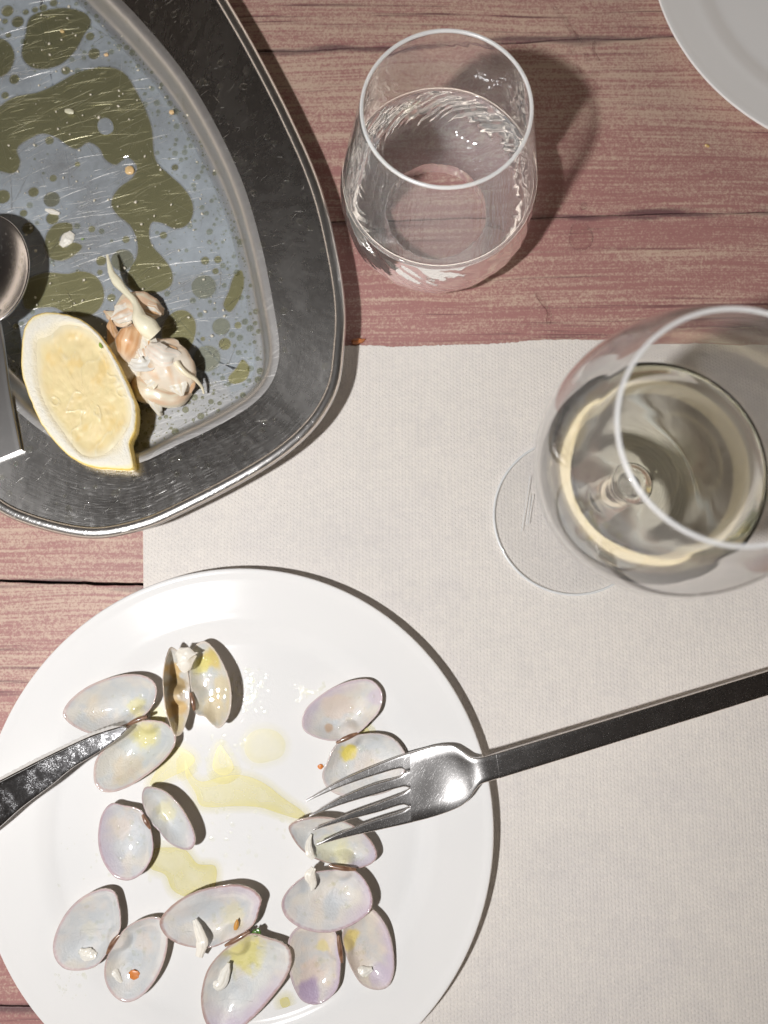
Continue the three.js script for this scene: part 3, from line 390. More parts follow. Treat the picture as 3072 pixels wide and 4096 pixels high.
// o: ring (photo px), y (rim height), depth, hinge (px), tilt [du, dv] in metres of height per photo px, edge colour, spots [[u, v, r, colour, strength]]
function valve(parent, o, label) {
  const cu = o.ring.reduce((s, p) => s + p[0], 0) / o.ring.length, cv = o.ring.reduce((s, p) => s + p[1], 0) / o.ring.length, tu = o.tilt?.[0] ?? 0, tv = o.tilt?.[1] ?? 0;
  const at = (u, v, d = 0) => px(u, v, o.y + d + tu * (u - cu) + tv * (v - cv));
  const ring = smooth(o.ring.map(([u, v]) => at(u, v)), 112), C = ring.reduce((s, p) => s.add(p), V3(0, 0, 0)).multiplyScalar(1 / ring.length), H = at(o.hinge[0], o.hinge[1]);
  let N = V3(0, 0, 0); for (let i = 0; i < ring.length; i++) N.add(ring[i].clone().sub(C).cross(ring[(i + 1) % ring.length].clone().sub(C))); N.normalize(); if (N.y < 0) N.negate();
  const spots = (o.spots ?? []).map(([u, v, r, c, k]) => [at(u, v), r / 7900, c, k]), apex = C.clone().lerp(H, 0.35), seed = Math.abs(cu * 7.3 + cv * 3.1), wob = (q) => 1 + 0.006 * Math.sin(q * 61 + seed);
  const R = 34, inner = [], outer = [];
  for (let i = 0; i <= R; i++) { const r = i / R, q = Math.min(1, r / 0.945), bowl = r > 0.945 ? 0.10 * (1 - (r - 0.945) / 0.055) : 0.10 + 0.90 * (1 - Math.pow(q, 2.7)) + 0.012 * Math.sin(r * 80) * sstep(0.55, 0.9, r), base = apex.clone().lerp(C, Math.pow(r, 1.4)); inner.push(ring.map((p, j) => base.clone().lerp(base.clone().add(p.clone().sub(C)), r * (r > 0.96 ? wob(j) : 1)))); const last = inner[i]; last.forEach((p) => { const shelf = 1 - 0.75 * sstep(0.0062, 0.0022, Math.hypot(p.x - H.x, p.z - H.z)); p.addScaledVector(N, -o.depth * bowl * shelf); }); }
  const edgeUp = ring.map((p) => { const d = p.clone().sub(C).normalize(); return p.clone().addScaledVector(d, 0.00035).addScaledVector(N, -0.0003); });
  for (let i = R; i >= 0; i -= 2) { const r = i / R, bowl = 1 - Math.pow(r, 2.3), base = apex.clone().lerp(C, Math.pow(r, 1.4)); outer.push(ring.map((p, j) => { const d = p.clone().sub(C); return base.clone().addScaledVector(d, r * (1 + 0.012) * (i === R ? wob(j + 0.5) : 1)).addScaledVector(N, -0.0009 - (o.depth + 0.0002) * bowl); })); }
  const edgeC = o.edge ?? [0.42, 0.27, 0.26], tone = o.tone ?? PEARL;
  const colour = (i, j, p) => {
    if (i > R) { const k = i - R, c = mix3([0.62, 0.55, 0.45], [0.42, 0.34, 0.28], noise2(k * 1.4 + seed, j * 0.12)); return mix3(c, [0.13, 0.07, 0.05], 0.8 * sstep(0.62, 0.75, noise2(j * 0.21 + seed, k * 0.35))); }
    const r = i / R, th = j / 112 * Math.PI * 2, nz = fbm(p.x * 260 + seed, p.z * 260, 4), n2 = fbm(p.x * 900, p.z * 900 + seed, 3);
    let c = mix3(tone, BLUE, clamp(0.3 + (nz - 0.5) * 1.5) * 0.8);
    c = mix3(c, PINK, 0.3 * sstep(0.5, 0.75, fbm(p.x * 150 + 7 + seed, p.z * 150, 3)));
    c = mix3(c, [0.68, 0.63, 0.54], 0.55 * sstep(0.52, 0.72, fbm(p.x * 120 + seed, p.z * 120 + 50, 3)));
    const hd = Math.hypot(p.x - H.x, p.z - H.z); c = mix3(c, [0.62, 0.56, 0.52], 0.55 * sstep(0.0055, 0.0015, hd + 0.003 * (n2 - 0.5))); c = mix3(c, mix3(c, BLUE, 0.7), 0.5 * sstep(0.008, 0.004, Math.abs(hd - 0.012) + 0.012 * Math.abs(Math.sin(th * 0.5 + seed)) ));
    const line = Math.abs(r - 0.72 - 0.04 * Math.sin(th * 2 + seed)); c = mix3(c, [0.60, 0.56, 0.53], 0.22 * sstep(0.02, 0, line));       // pallial line
    if (o.violet) { const d = Math.cos(th - o.violet[0]); c = mix3(c, LILAC, o.violet[1] * sstep(0.1, 0.95, d) * sstep(0.6, 0.95, r + (nz - 0.5) * 0.2)); }
    for (const [q, rad, sc, k] of spots) { const d = Math.hypot(p.x - q.x, p.z - q.z) / rad + (nz - 0.5) * 0.9; c = mix3(c, sc, k * sstep(1.05, 0.5, d)); }
    c = mix3(c, LILAC, 0.12 * sstep(0.88, 0.96, r)); c = mix3(c, edgeC, (o.edgeK ?? 0.75) * sstep(0.945, 0.99, r + (n2 - 0.5) * 0.03)); return c;
  };
  const m = mesh('shell_half', lattice([...inner, edgeUp, ...outer].map(close), false, (i, j, p) => colour(i, j % 112, p)), nacre, parent);
  if (label) m.userData.label = label; const Rw = rng(Math.floor(seed * 91)), wet = [];
  for (let k = 0; k < 16; k++) { const i = 4 + Math.floor(Rw() * (R - 9)), j = Math.floor(Rw() * 112), q = 0.0004 + 0.0009 * Rw() ** 2, g = bead(q, q * 0.15, 12); g.scale(1 + Rw(), 1, 1); g.rotateY(Rw() * 3); const p = inner[i][j]; g.translate(p.x, p.y + 0.00004, p.z); wet.push(g); }
  tag(mesh('wet_drops', mergeGeometries(wet), clearOil, parent), null, null, null, 'stuff');
  return { H, N, C, m };
}
function ligament(parent, pts, y, w, color = [0.10, 0.038, 0.02]) {
  const p = pxs(pts, y); mesh('ligament', tube(p, (t) => w * (0.45 + 0.75 * Math.sin(Math.PI * clamp(t * 0.9 + 0.05))), 8, 14, (i, j) => mix3(color, [0.30, 0.17, 0.10], noise2(i * 0.9, j * 1.3 + w * 1e4))), horn, parent);
}
function clam(label, a, b, lig, ligY = 0.0105) {
  const cu = (a.ring[0][0] + b.ring[0][0]) / 2, cv = (a.ring[0][1] + b.ring[0][1]) / 2, t = thing('clam_shell', label, 'clam shell', px(cu, cv, 0.0058), 'opened clam shells on the dinner plate');
  valve(t, a, a.label); valve(t, b, b.label); ligament(t, lig, ligY + 0.001, 0.00105); return t;
}
const RY = 0.0142;
clam('blue grey open clam under the knife tip, leftmost at the top of the plate',
  { ring: zA([[600, 600], [640, 510], [800, 370], [1000, 280], [1200, 235], [1350, 245], [1450, 300], [1480, 370], [1465, 470], [1420, 560], [1330, 645], [1200, 700], [1060, 750], [880, 790], [700, 720], [620, 650]]), y: 0.0128, depth: 0.0062, hinge: [560, 2872], tone: [0.55, 0.56, 0.55], edge: [0.46, 0.30, 0.27], spots: [[535, 2830, 48, YELLOW, 0.55], [375, 2830, 55, [0.66, 0.56, 0.42], 0.55], [430, 2800, 60, BLUE, 0.5]] },
  { ring: zA([[1180, 770], [1260, 700], [1360, 670], [1450, 670], [1570, 700], [1650, 790], [1658, 880], [1605, 980], [1500, 1095], [1350, 1210], [1200, 1300], [1050, 1345], [960, 1330], [905, 1270], [890, 1170], [910, 1050], [975, 950], [1070, 855]]), y: 0.0128, depth: 0.0062, hinge: [585, 2895], tone: [0.56, 0.58, 0.55], edge: [0.46, 0.29, 0.26], spots: [[572, 2945, 62, YELLOW, 0.75], [500, 3085, 70, AMBER, 0.35], [640, 2960, 40, BLUE, 0.4]] },
  [[505, 2903], [545, 2882], [590, 2866]], 0.0135);
clam('amber stained clam standing half open at the top of the plate',
  { ring: zB([[370, 252], [330, 340], [300, 470], [288, 620], [300, 800], [322, 950], [365, 1090], [430, 1222], [490, 1195], [535, 1080], [572, 950], [580, 800], [572, 620], [540, 450], [460, 310], [410, 262]]), y: 0.0173, depth: 0.0090, hinge: [752, 2780], tilt: [-0.00009, 0], tone: [0.64, 0.62, 0.55], edge: [0.55, 0.45, 0.33], edgeK: 0.6, spots: [[680, 2680, 42, AMBER, 0.95], [688, 2750, 48, [0.34, 0.22, 0.06], 0.8], [690, 2840, 55, AMBER, 0.95], [700, 2900, 40, [0.6, 0.5, 0.26], 0.7]] },
  { ring: zB([[690, 195], [750, 190], [850, 280], [950, 450], [1010, 620], [1030, 800], [1012, 970], [960, 1080], [890, 1135], [820, 1090], [740, 1010], [655, 985], [630, 900], [592, 700], [577, 540], [590, 330], [630, 240]]), y: 0.0147, depth: 0.0073, hinge: [762, 2790], tilt: [0.000035, 0], tone: [0.65, 0.64, 0.57], edge: [0.60, 0.52, 0.44], edgeK: 0.6, spots: [[835, 2640, 55, [0.66, 0.52, 0.14], 0.85], [800, 2665, 40, YELLOW, 0.8], [880, 2760, 60, [0.66, 0.54, 0.30], 0.6], [850, 2850, 70, [0.68, 0.56, 0.34], 0.65]] },
  [[762, 2770], [772, 2810], [778, 2842]], 0.0125);
clam('small bluish clam at the left of the plate, below the knife',
  { ring: zC([[620, 160], [570, 210], [545, 320], [555, 430], [590, 510], [640, 565], [710, 580], [780, 545], [830, 470], [845, 400], [830, 300], [790, 210], [750, 185], [680, 170]]), y: 0.0120, depth: 0.0053, hinge: [585, 3268], tone: [0.60, 0.60, 0.60], edge: [0.40, 0.24, 0.27], violet: [1.3, 0.6], spots: [[470, 3330, 50, PINK, 0.5], [540, 3400, 45, BLUE, 0.5]] },
  { ring: zC([[800, 75], [850, 72], [920, 100], [990, 170], [1040, 250], [1070, 320], [1076, 372], [1050, 410], [1000, 408], [930, 370], [880, 310], [840, 270], [803, 200], [785, 130]]), y: 0.0139, depth: 0.0067, hinge: [572, 3250], tilt: [0.00003, -0.00002], tone: [0.62, 0.62, 0.60], edge: [0.33, 0.20, 0.22], violet: [2.0, 0.6], spots: [[655, 3260, 45, [0.68, 0.64, 0.36], 0.55], [700, 3330, 45, BLUE, 0.5]] },
  [[570, 3258], [585, 3285], [602, 3315]], 0.0118);
clam('pale open clam in the lower left of the plate with an orange speck',
  { ring: zC([[580, 632], [630, 650], [655, 720], [665, 800], [660, 860], [622, 930], [572, 1010], [520, 1060], [420, 1080], [350, 1065], [305, 1010], [295, 940], [320, 850], [380, 750], [470, 670]]), y: 0.0116, depth: 0.0052, hinge: [462, 3762], tone: [0.62, 0.62, 0.61], edge: [0.48, 0.32, 0.33], spots: [[300, 3790, 60, BLUE, 0.5], [345, 3730, 40, [0.66, 0.62, 0.5], 0.5]] },
  { ring: zC([[840, 790], [890, 800], [920, 850], [925, 920], [910, 1010], [880, 1090], [830, 1170], [770, 1230], [700, 1255], [640, 1230], [595, 1170], [578, 1100], [590, 1020], [635, 935], [685, 860], [755, 812]]), y: 0.0116, depth: 0.0053, hinge: [468, 3768], tone: [0.62, 0.62, 0.61], edge: [0.48, 0.32, 0.31], spots: [[530, 3860, 50, BLUE, 0.5], [560, 3780, 40, PINK, 0.4]] },
  [[478, 3738], [452, 3770], [428, 3815]], 0.0105);
clam('largest clam, open at the bottom centre with yellow oil and a green leaf bit',
  { ring: zC([[885, 820], [900, 780], [970, 710], [1080, 650], [1200, 620], [1310, 610], [1400, 640], [1442, 690], [1432, 740], [1405, 820], [1350, 870], [1250, 920], [1180, 950], [1090, 955], [980, 930], [910, 880]]), y: 0.0131, depth: 0.0062, hinge: [930, 3765], tilt: [0, -0.00001], tone: [0.63, 0.62, 0.61], edge: [0.28, 0.115, 0.08], violet: [2.4, 0.7], spots: [[925, 3675, 55, [0.69, 0.62, 0.36], 0.5], [800, 3640, 80, BLUE, 0.5]] },
  { ring: zC([[1400, 880], [1470, 900], [1560, 930], [1600, 970], [1608, 1040], [1580, 1120], [1500, 1230], [1400, 1340], [1300, 1420], [1200, 1440], [1140, 1370], [1115, 1270], [1120, 1180], [1150, 1080], [1210, 1000], [1300, 925]]), y: 0.0128, depth: 0.0062, hinge: [945, 3790], tone: [0.63, 0.63, 0.61], edge: [0.32, 0.16, 0.13], violet: [3.0, 0.8], spots: [[975, 3830, 85, YELLOW, 0.85], [1060, 3840, 50, [0.68, 0.67, 0.6], 0.4], [960, 3975, 50, BLUE, 0.5]] },
  [[900, 3783], [945, 3758], [1000, 3725]], 0.0115);
clam('pinkish clam at the upper right of the plate above the fork',
  { ring: zD([[310, 330], [370, 270], [480, 200], [600, 165], [670, 170], [720, 220], [730, 270], [710, 340], [660, 400], [600, 455], [520, 490], [450, 500], [350, 475], [300, 440], [290, 390]]), y: 0.0122, depth: 0.0056, hinge: [1400, 2935], tone: [0.64, 0.62, 0.59], edge: [0.52, 0.40, 0.44], violet: [0.2, 0.7], spots: [[1350, 2830, 65, [0.66, 0.55, 0.47], 0.7], [1312, 2915, 18, [0.5, 0.32, 0.18], 0.7], [1500, 2790, 40, LILAC, 0.6]] },
  { ring: zD([[480, 525], [560, 482], [680, 463], [770, 480], [830, 530], [860, 590], [850, 680], [800, 760], [700, 800], [580, 810], [480, 795], [420, 750], [403, 690], [430, 620], [455, 560]]), y: 0.0105, depth: 0.0041, hinge: [1400, 2950], tone: [0.64, 0.63, 0.60], edge: [0.54, 0.42, 0.40], edgeK: 0.6, spots: [[1392, 3012, 40, [0.72, 0.60, 0.12], 0.95], [1470, 3060, 70, PINK, 0.4]] },
  [[1345, 2972], [1390, 2950], [1435, 2930]], 0.0105);
const eClam = clam('clam under the fork tines with oil bubbles inside',
  { ring: zE([[355, 150], [390, 120], [470, 100], [580, 100], [680, 130], [770, 190], [820, 250], [838, 310], [810, 350], [745, 375], [690, 375], [580, 350], [490, 320], [420, 270], [370, 200]]), y: 0.0133, depth: 0.0058, hinge: [1375, 3465], tilt: [0, -0.00002], tone: [0.62, 0.62, 0.60], edge: [0.30, 0.15, 0.115], violet: [3.2, 0.7], spots: [[1330, 3400, 70, [0.68, 0.66, 0.44], 0.6], [1370, 3430, 50, [0.68, 0.64, 0.36], 0.5]] },
  { ring: zE([[315, 580], [330, 530], [390, 460], [480, 408], [580, 390], [700, 388], [755, 425], [800, 500], [812, 560], [800, 610], [750, 660], [680, 700], [580, 730], [480, 725], [390, 690], [335, 640]]), y: 0.0152, depth: 0.0062, hinge: [1370, 3480], tilt: [0, 0.00001], tone: [0.63, 0.62, 0.61], edge: [0.34, 0.19, 0.22], violet: [3.3, 0.8], spots: [[1270, 3630, 40, [0.62, 0.56, 0.5], 0.6], [1320, 3640, 45, BLUE, 0.7]] },
  [[1315, 3462], [1365, 3472], [1425, 3478]], 0.0125);
clam('violet tipped clam at the lower right of the plate, partly under another',
  { ring: zE([[480, 690], [600, 720], [625, 790], [636, 870], [635, 950], [620, 1040], [570, 1100], [500, 1130], [430, 1110], [390, 1050], [365, 980], [350, 880], [355, 770], [400, 710]]), y: 0.0108, depth: 0.0045, hinge: [1345, 3800], tone: [0.67, 0.59, 0.51], edge: [0.40, 0.30, 0.36], violet: [1.7, 0.95], spots: [[1240, 3900, 60, [0.66, 0.53, 0.46], 0.6], [1290, 3800, 26, [0.68, 0.58, 0.2], 0.6], [1230, 3985, 60, [0.36, 0.27, 0.42], 0.85]] },
  { ring: zE([[790, 598], [860, 650], [910, 750], [932, 870], [930, 960], [900, 1030], [840, 1048], [760, 1020], [705, 940], [668, 840], [652, 740], [700, 640]]), y: 0.0111, depth: 0.0047, hinge: [1365, 3800], tone: [0.67, 0.59, 0.51], edge: [0.45, 0.35, 0.34], violet: [1.6, 0.9], spots: [[1400, 3770, 40, [0.70, 0.56, 0.16], 0.8], [1440, 3860, 60, PINK, 0.4], [1520, 3900, 45, LILAC, 0.8]] },
  [[1352, 3740], [1360, 3790], [1368, 3850]], 0.0108);
// ---------- fork, knife, spoons ----------
const smear = spread(dataTex(512, 512, (i, j) => { const a = fbm(i / 45, j / 45, 4), s = hash2(i >> 1, j >> 1); return [0.70 + 0.05 * sstep(0.4, 0.8, a) + (s > 0.975 ? 0.28 : 0)]; }, 1), 0, 0, 0.06, 0.06);
const cutlery = std({ color: lin(0.56, 0.55, 0.545), metalness: 1, roughness: 0.36, roughnessMap: smear, bumpMap: fineScratch, bumpScale: 0.00004 });
const cutEdge = cutlery;
{ // fork
  const tip = px(1243, 3290, 0.017), SL = [[0, -0.16], [30, -0.12], [44, -0.06], [58, 0.05], [66, 0.13], [72, 0.2], [77, 0.32], [81, 0.34], [85, 0.22], [88, 0.08], [91, -0.03], [300, -0.03]], K = [[0, 0.0178]];
  for (let m = 1; m <= 330; m++) { let i = 1; while (i < SL.length - 1 && SL[i][0] < m - 0.5) i++; const t = clamp((m - 0.5 - SL[i - 1][0]) / (SL[i][0] - SL[i - 1][0])); K.push([m, K[m - 1][1] + 0.001 * mix(SL[i - 1][1], SL[i][1], t)]); }
  const hAt = (u) => { const mm = Math.hypot(u[0] - 1243, u[1] - 3290) / 8.1; let i = 1; while (i < K.length - 1 && K[i][0] < mm) i++; const t = clamp((mm - K[i - 1][0]) / (K[i][0] - K[i - 1][0])); return mix(K[i - 1][1], K[i][1], t); };
  const P = (u, v) => px(u, v, hAt([u, v]));
  const strip = (lo, hi, t, n, dish = 0, r = 0.0006) => { const S = (l) => smooth(l.map(([u, v]) => V3(u, v, 0)), n, false).map((q) => P(q.x, q.y)), a = S(lo), b = S(hi); return bar(a.map((p, i) => { const s = b[i].clone().sub(p); return { c: p.clone().add(b[i]).multiplyScalar(0.5), half: s.length() / 2, side: s.normalize(), t: typeof t === 'function' ? t(i / n) : t, dish: typeof dish === 'function' ? dish(i / n) : dish }; }), r); };
  const f = thing('fork', 'stainless steel dinner fork resting on the clam plate and the place mat', 'fork', V3(tip.x, 0.016, tip.z));
  mesh('head', strip([[1640, 3008], [1684, 2996], [1723, 2986], [1770, 2980], [1815, 2985], [1850, 3006], [1880, 3025], [1905, 3030], [1945, 3022], [1985, 3011]], [[1644, 3290], [1705, 3275], [1767, 3256], [1815, 3238], [1853, 3218], [1880, 3192], [1900, 3162], [1922, 3138], [1960, 3124], [2000, 3112]], 0.0022, 60, (s) => 0.0012 * Math.sin(Math.PI * clamp(s * 1.15)) ** 2), cutlery, f);
  mesh('handle', strip([[1983, 3011.5], [2200, 2946], [2500, 2855], [2800, 2764], [3072, 2681], [3380, 2590]], [[1998, 3112.5], [2215, 3046], [2515, 2953], [2815, 2861], [3085, 2777], [3395, 2682]], 0.0026, 60, 0, 0.0005), cutlery, f);
  const tines = [[[1221, 3201], [1340, 3131], [1506, 3058], [1600, 3021], [1642, 3008]], [[1225, 3206], [1350, 3152], [1500, 3100], [1606, 3074], [1622, 3084], [1642, 3080]], [[1235, 3261], [1350, 3195], [1480, 3140], [1604, 3101], [1622, 3086], [1642, 3079]], [[1239, 3266], [1360, 3220], [1500, 3178], [1618, 3146], [1636, 3151], [1643, 3150]],
    [[1250, 3316], [1380, 3260], [1500, 3215], [1616, 3168], [1636, 3153], [1643, 3149]], [[1254, 3321], [1390, 3280], [1510, 3248], [1614, 3218], [1634, 3225], [1644, 3223]], [[1263, 3376], [1360, 3330], [1500, 3278], [1614, 3240], [1634, 3227], [1644, 3222]], [[1268, 3381], [1380, 3350], [1520, 3318], [1600, 3300], [1646, 3289]]];
  const edgeAt = (l) => { const c = smooth(l.map(([u, v]) => V3(u, v, 0)), 300, false); return (u) => { let i = 1; while (i < c.length - 1 && c[i].x < u) i++; const t = clamp((u - c[i - 1].x) / Math.max(1e-6, c[i].x - c[i - 1].x)); return mix(c[i - 1].y, c[i].y, t); }; };
  for (let k = 0; k < 4; k++) { const hi = edgeAt(tines[2 * k]), lo = edgeAt(tines[2 * k + 1]), u0 = tines[2 * k + 1][0][0] - 1, n = 90; mesh('tine', bar(Array.from({ length: n + 1 }, (_, i) => { const u = mix(u0, 1643, i / n), p = P(u, hi(u)), q = P(u + (i / n) * 3, lo(u)), d = q.clone().sub(p); return { c: p.clone().add(q).multiplyScalar(0.5), half: d.length() / 2, side: d.normalize(), t: mix(0.0014, 0.0022, i / n) }; }), 0.0005), cutlery, f); }
}
{ // knife
  const zk = zm(0.42194, 0, 2600), up = zk([[1205, 735], [1150, 722], [1080, 738], [970, 772], [870, 806], [700, 882], [520, 968], [350, 1052], [170, 1145], [0, 1232], [-420, 1440], [-700, 1575]]), lo = zk([[1212, 748], [1190, 772], [1120, 842], [1040, 902], [950, 962], [830, 1035], [700, 1112], [480, 1290], [200, 1502], [0, 1680], [-420, 2010], [-700, 2230]]);
  const kh = (u) => mix(0.0195, 0.0172, clamp((508 - u) / 800));
  const A = smooth(up.map(([u, v]) => px(u, v, kh(u))), 80, false), B = smooth(lo.map(([u, v]) => px(u, v, kh(u))), 80, false);
  const grease = spread(dataTex(1024, 1024, (i, j) => { const a = fbm(i / 55, j / 55, 5), s = noise2(i / 2.2, j / 2.2), t = (0.25 + 0.75 * sstep(0.36, 0.62, a)) * sstep(0.42, 0.9, s * 0.7 + 0.3 * noise2(i / 6, j / 6 + 50)); return [0.13 + 0.22 * t]; }, 1), 0, 0, 0.07, 0.07);
  const blade = std({ color: lin(0.52, 0.52, 0.53), metalness: 1, roughness: 1, roughnessMap: grease, bumpMap: grease, bumpScale: 0.00005 });
  const k = thing('table_knife', 'dark steel serrated knife smeared with grease lying on the left clam', 'knife', px(300, 3010, 0.018));
  mesh('blade', bar(A.map((p, i) => { const s = B[i].clone().sub(p); return { c: p.clone().add(B[i]).multiplyScalar(0.5), half: s.length() / 2, side: s.normalize(), t: 0.0016 }; }), 0.0004), blade, k);
  const n = 420, tooth = [[], [], [], []];              // the ground, toothed edge
  for (let i = 0; i < n; i++) { const q = 0.1 + 0.88 * i / n * (A.length - 1) / (A.length - 1), f = q * (A.length - 1), a = Math.floor(f), p = A[a].clone().lerp(A[Math.min(a + 1, A.length - 1)], f - a), s = B[a].clone().sub(A[a]).normalize(), w = sstep(0.1, 0.2, q), z = (i % 3 === 0 ? 1 : i % 3 === 1 ? 0.6 : 0) * 0.00035 + (i % 18 < 9 ? 0.0002 : 0);
    tooth[0].push(p.clone().addScaledVector(s, 0.0011).setY(p.y + 0.00085)); tooth[1].push(p.clone().addScaledVector(s, -(0.0009 + z) * w - 0.00005).setY(p.y + 0.0002)); tooth[2].push(p.clone().addScaledVector(s, -(0.0009 + z) * w).setY(p.y)); tooth[3].push(p.clone().addScaledVector(s, 0.0011).setY(p.y - 0.0009)); }
  mesh('serrated_edge', creased(lattice(tooth), 0.3), std({ color: lin(0.58, 0.57, 0.55), metalness: 0.25, roughness: 0.6 }), k);
}
{ // serving spoons
  const c = px(-78, 1078, 0.0235), s = thing('serving_spoon', 'steel serving spoon bowl wet with oil drops at the left edge', 'spoon', c), ex = 0.0242, ez = 0.0300, rows = [], N = 72;
  const ell = (r, k, y) => Array.from({ length: N }, (_, j) => { const a = j / N * 2 * Math.PI; return V3(c.x + ex * r * Math.cos(a) + k * Math.cos(a), y, c.z + ez * r * Math.sin(a) + k * Math.sin(a)); });
  for (let i = 0; i <= 14; i++) { const r = i / 14; rows.push(ell(r, 0, c.y - 0.0075 * (1 - r ** 2.2))); }
  rows.push(ell(1, 0.0005, c.y + 0.0001)); rows.push(ell(1, 0.0009, c.y - 0.0003)); rows.push(ell(1, 0.0009, c.y - 0.001));
  for (let i = 13; i >= 0; i--) { const r = i / 14; rows.push(ell(r, 0.0007 * r, c.y - 0.0013 - 0.0077 * (1 - r ** 2.2))); }
  mesh('bowl', lattice(rows.map(close)), std({ color: lin(0.55, 0.54, 0.54), metalness: 1, roughness: 0.24, bumpMap: fineScratch, bumpScale: 0.00002 }), s);
  const hd = [px(-240, 960, 0.023), px(-420, 860, 0.026), px(-700, 700, 0.03)]; mesh('handle', bar(smooth(hd, 24, false).map((p) => ({ c: p, half: 0.006, t: 0.002 }))), cutlery, s);
  const RR = rng(31), drops = [];
  for (let i = 0; i < 70; i++) { const r = Math.sqrt(RR()) * 0.93, a = (RR() - 0.5) * 2.6, q = 0.0004 + 0.0011 * RR() ** 2.5, g = bead(q, q * 0.55, 14); g.scale(1, 1, 0.7 + 0.9 * RR()); g.rotateY(RR() * 3); g.translate(c.x + ex * r * Math.cos(a), c.y - 0.0075 * (1 - r ** 2.2) + 0.0001, c.z + ez * r * Math.sin(a)); drops.push(g); }
  tag(mesh('oil_drops', mergeGeometries(drops), clearOil, s), null, null, null, 'stuff');
  const a = smooth(pxs([[-110, 1250], [-100, 1400], [-72, 1600], [-45, 1760], [-28, 1848]], 0.0205), 30, false), b = smooth(pxs([[-10, 1225], [12, 1340], [42, 1560], [76, 1740], [88, 1800]], 0.0205), 30, false);
  const h = thing('spoon_handle', 'flat steel cutlery handle pointing down beneath the spoon bowl', 'spoon', px(0, 1560, 0.0205));
  mesh('handle', bar(a.map((p, i) => { const d = b[i].clone().sub(p); return { c: p.clone().add(b[i]).multiplyScalar(0.5), half: d.length() / 2, side: d.normalize(), t: 0.0026 }; }), 0.0005), std({ color: lin(0.56, 0.555, 0.55), metalness: 1, roughness: 0.34, bumpMap: fineScratch, bumpScale: 0.00004 }), h);
}
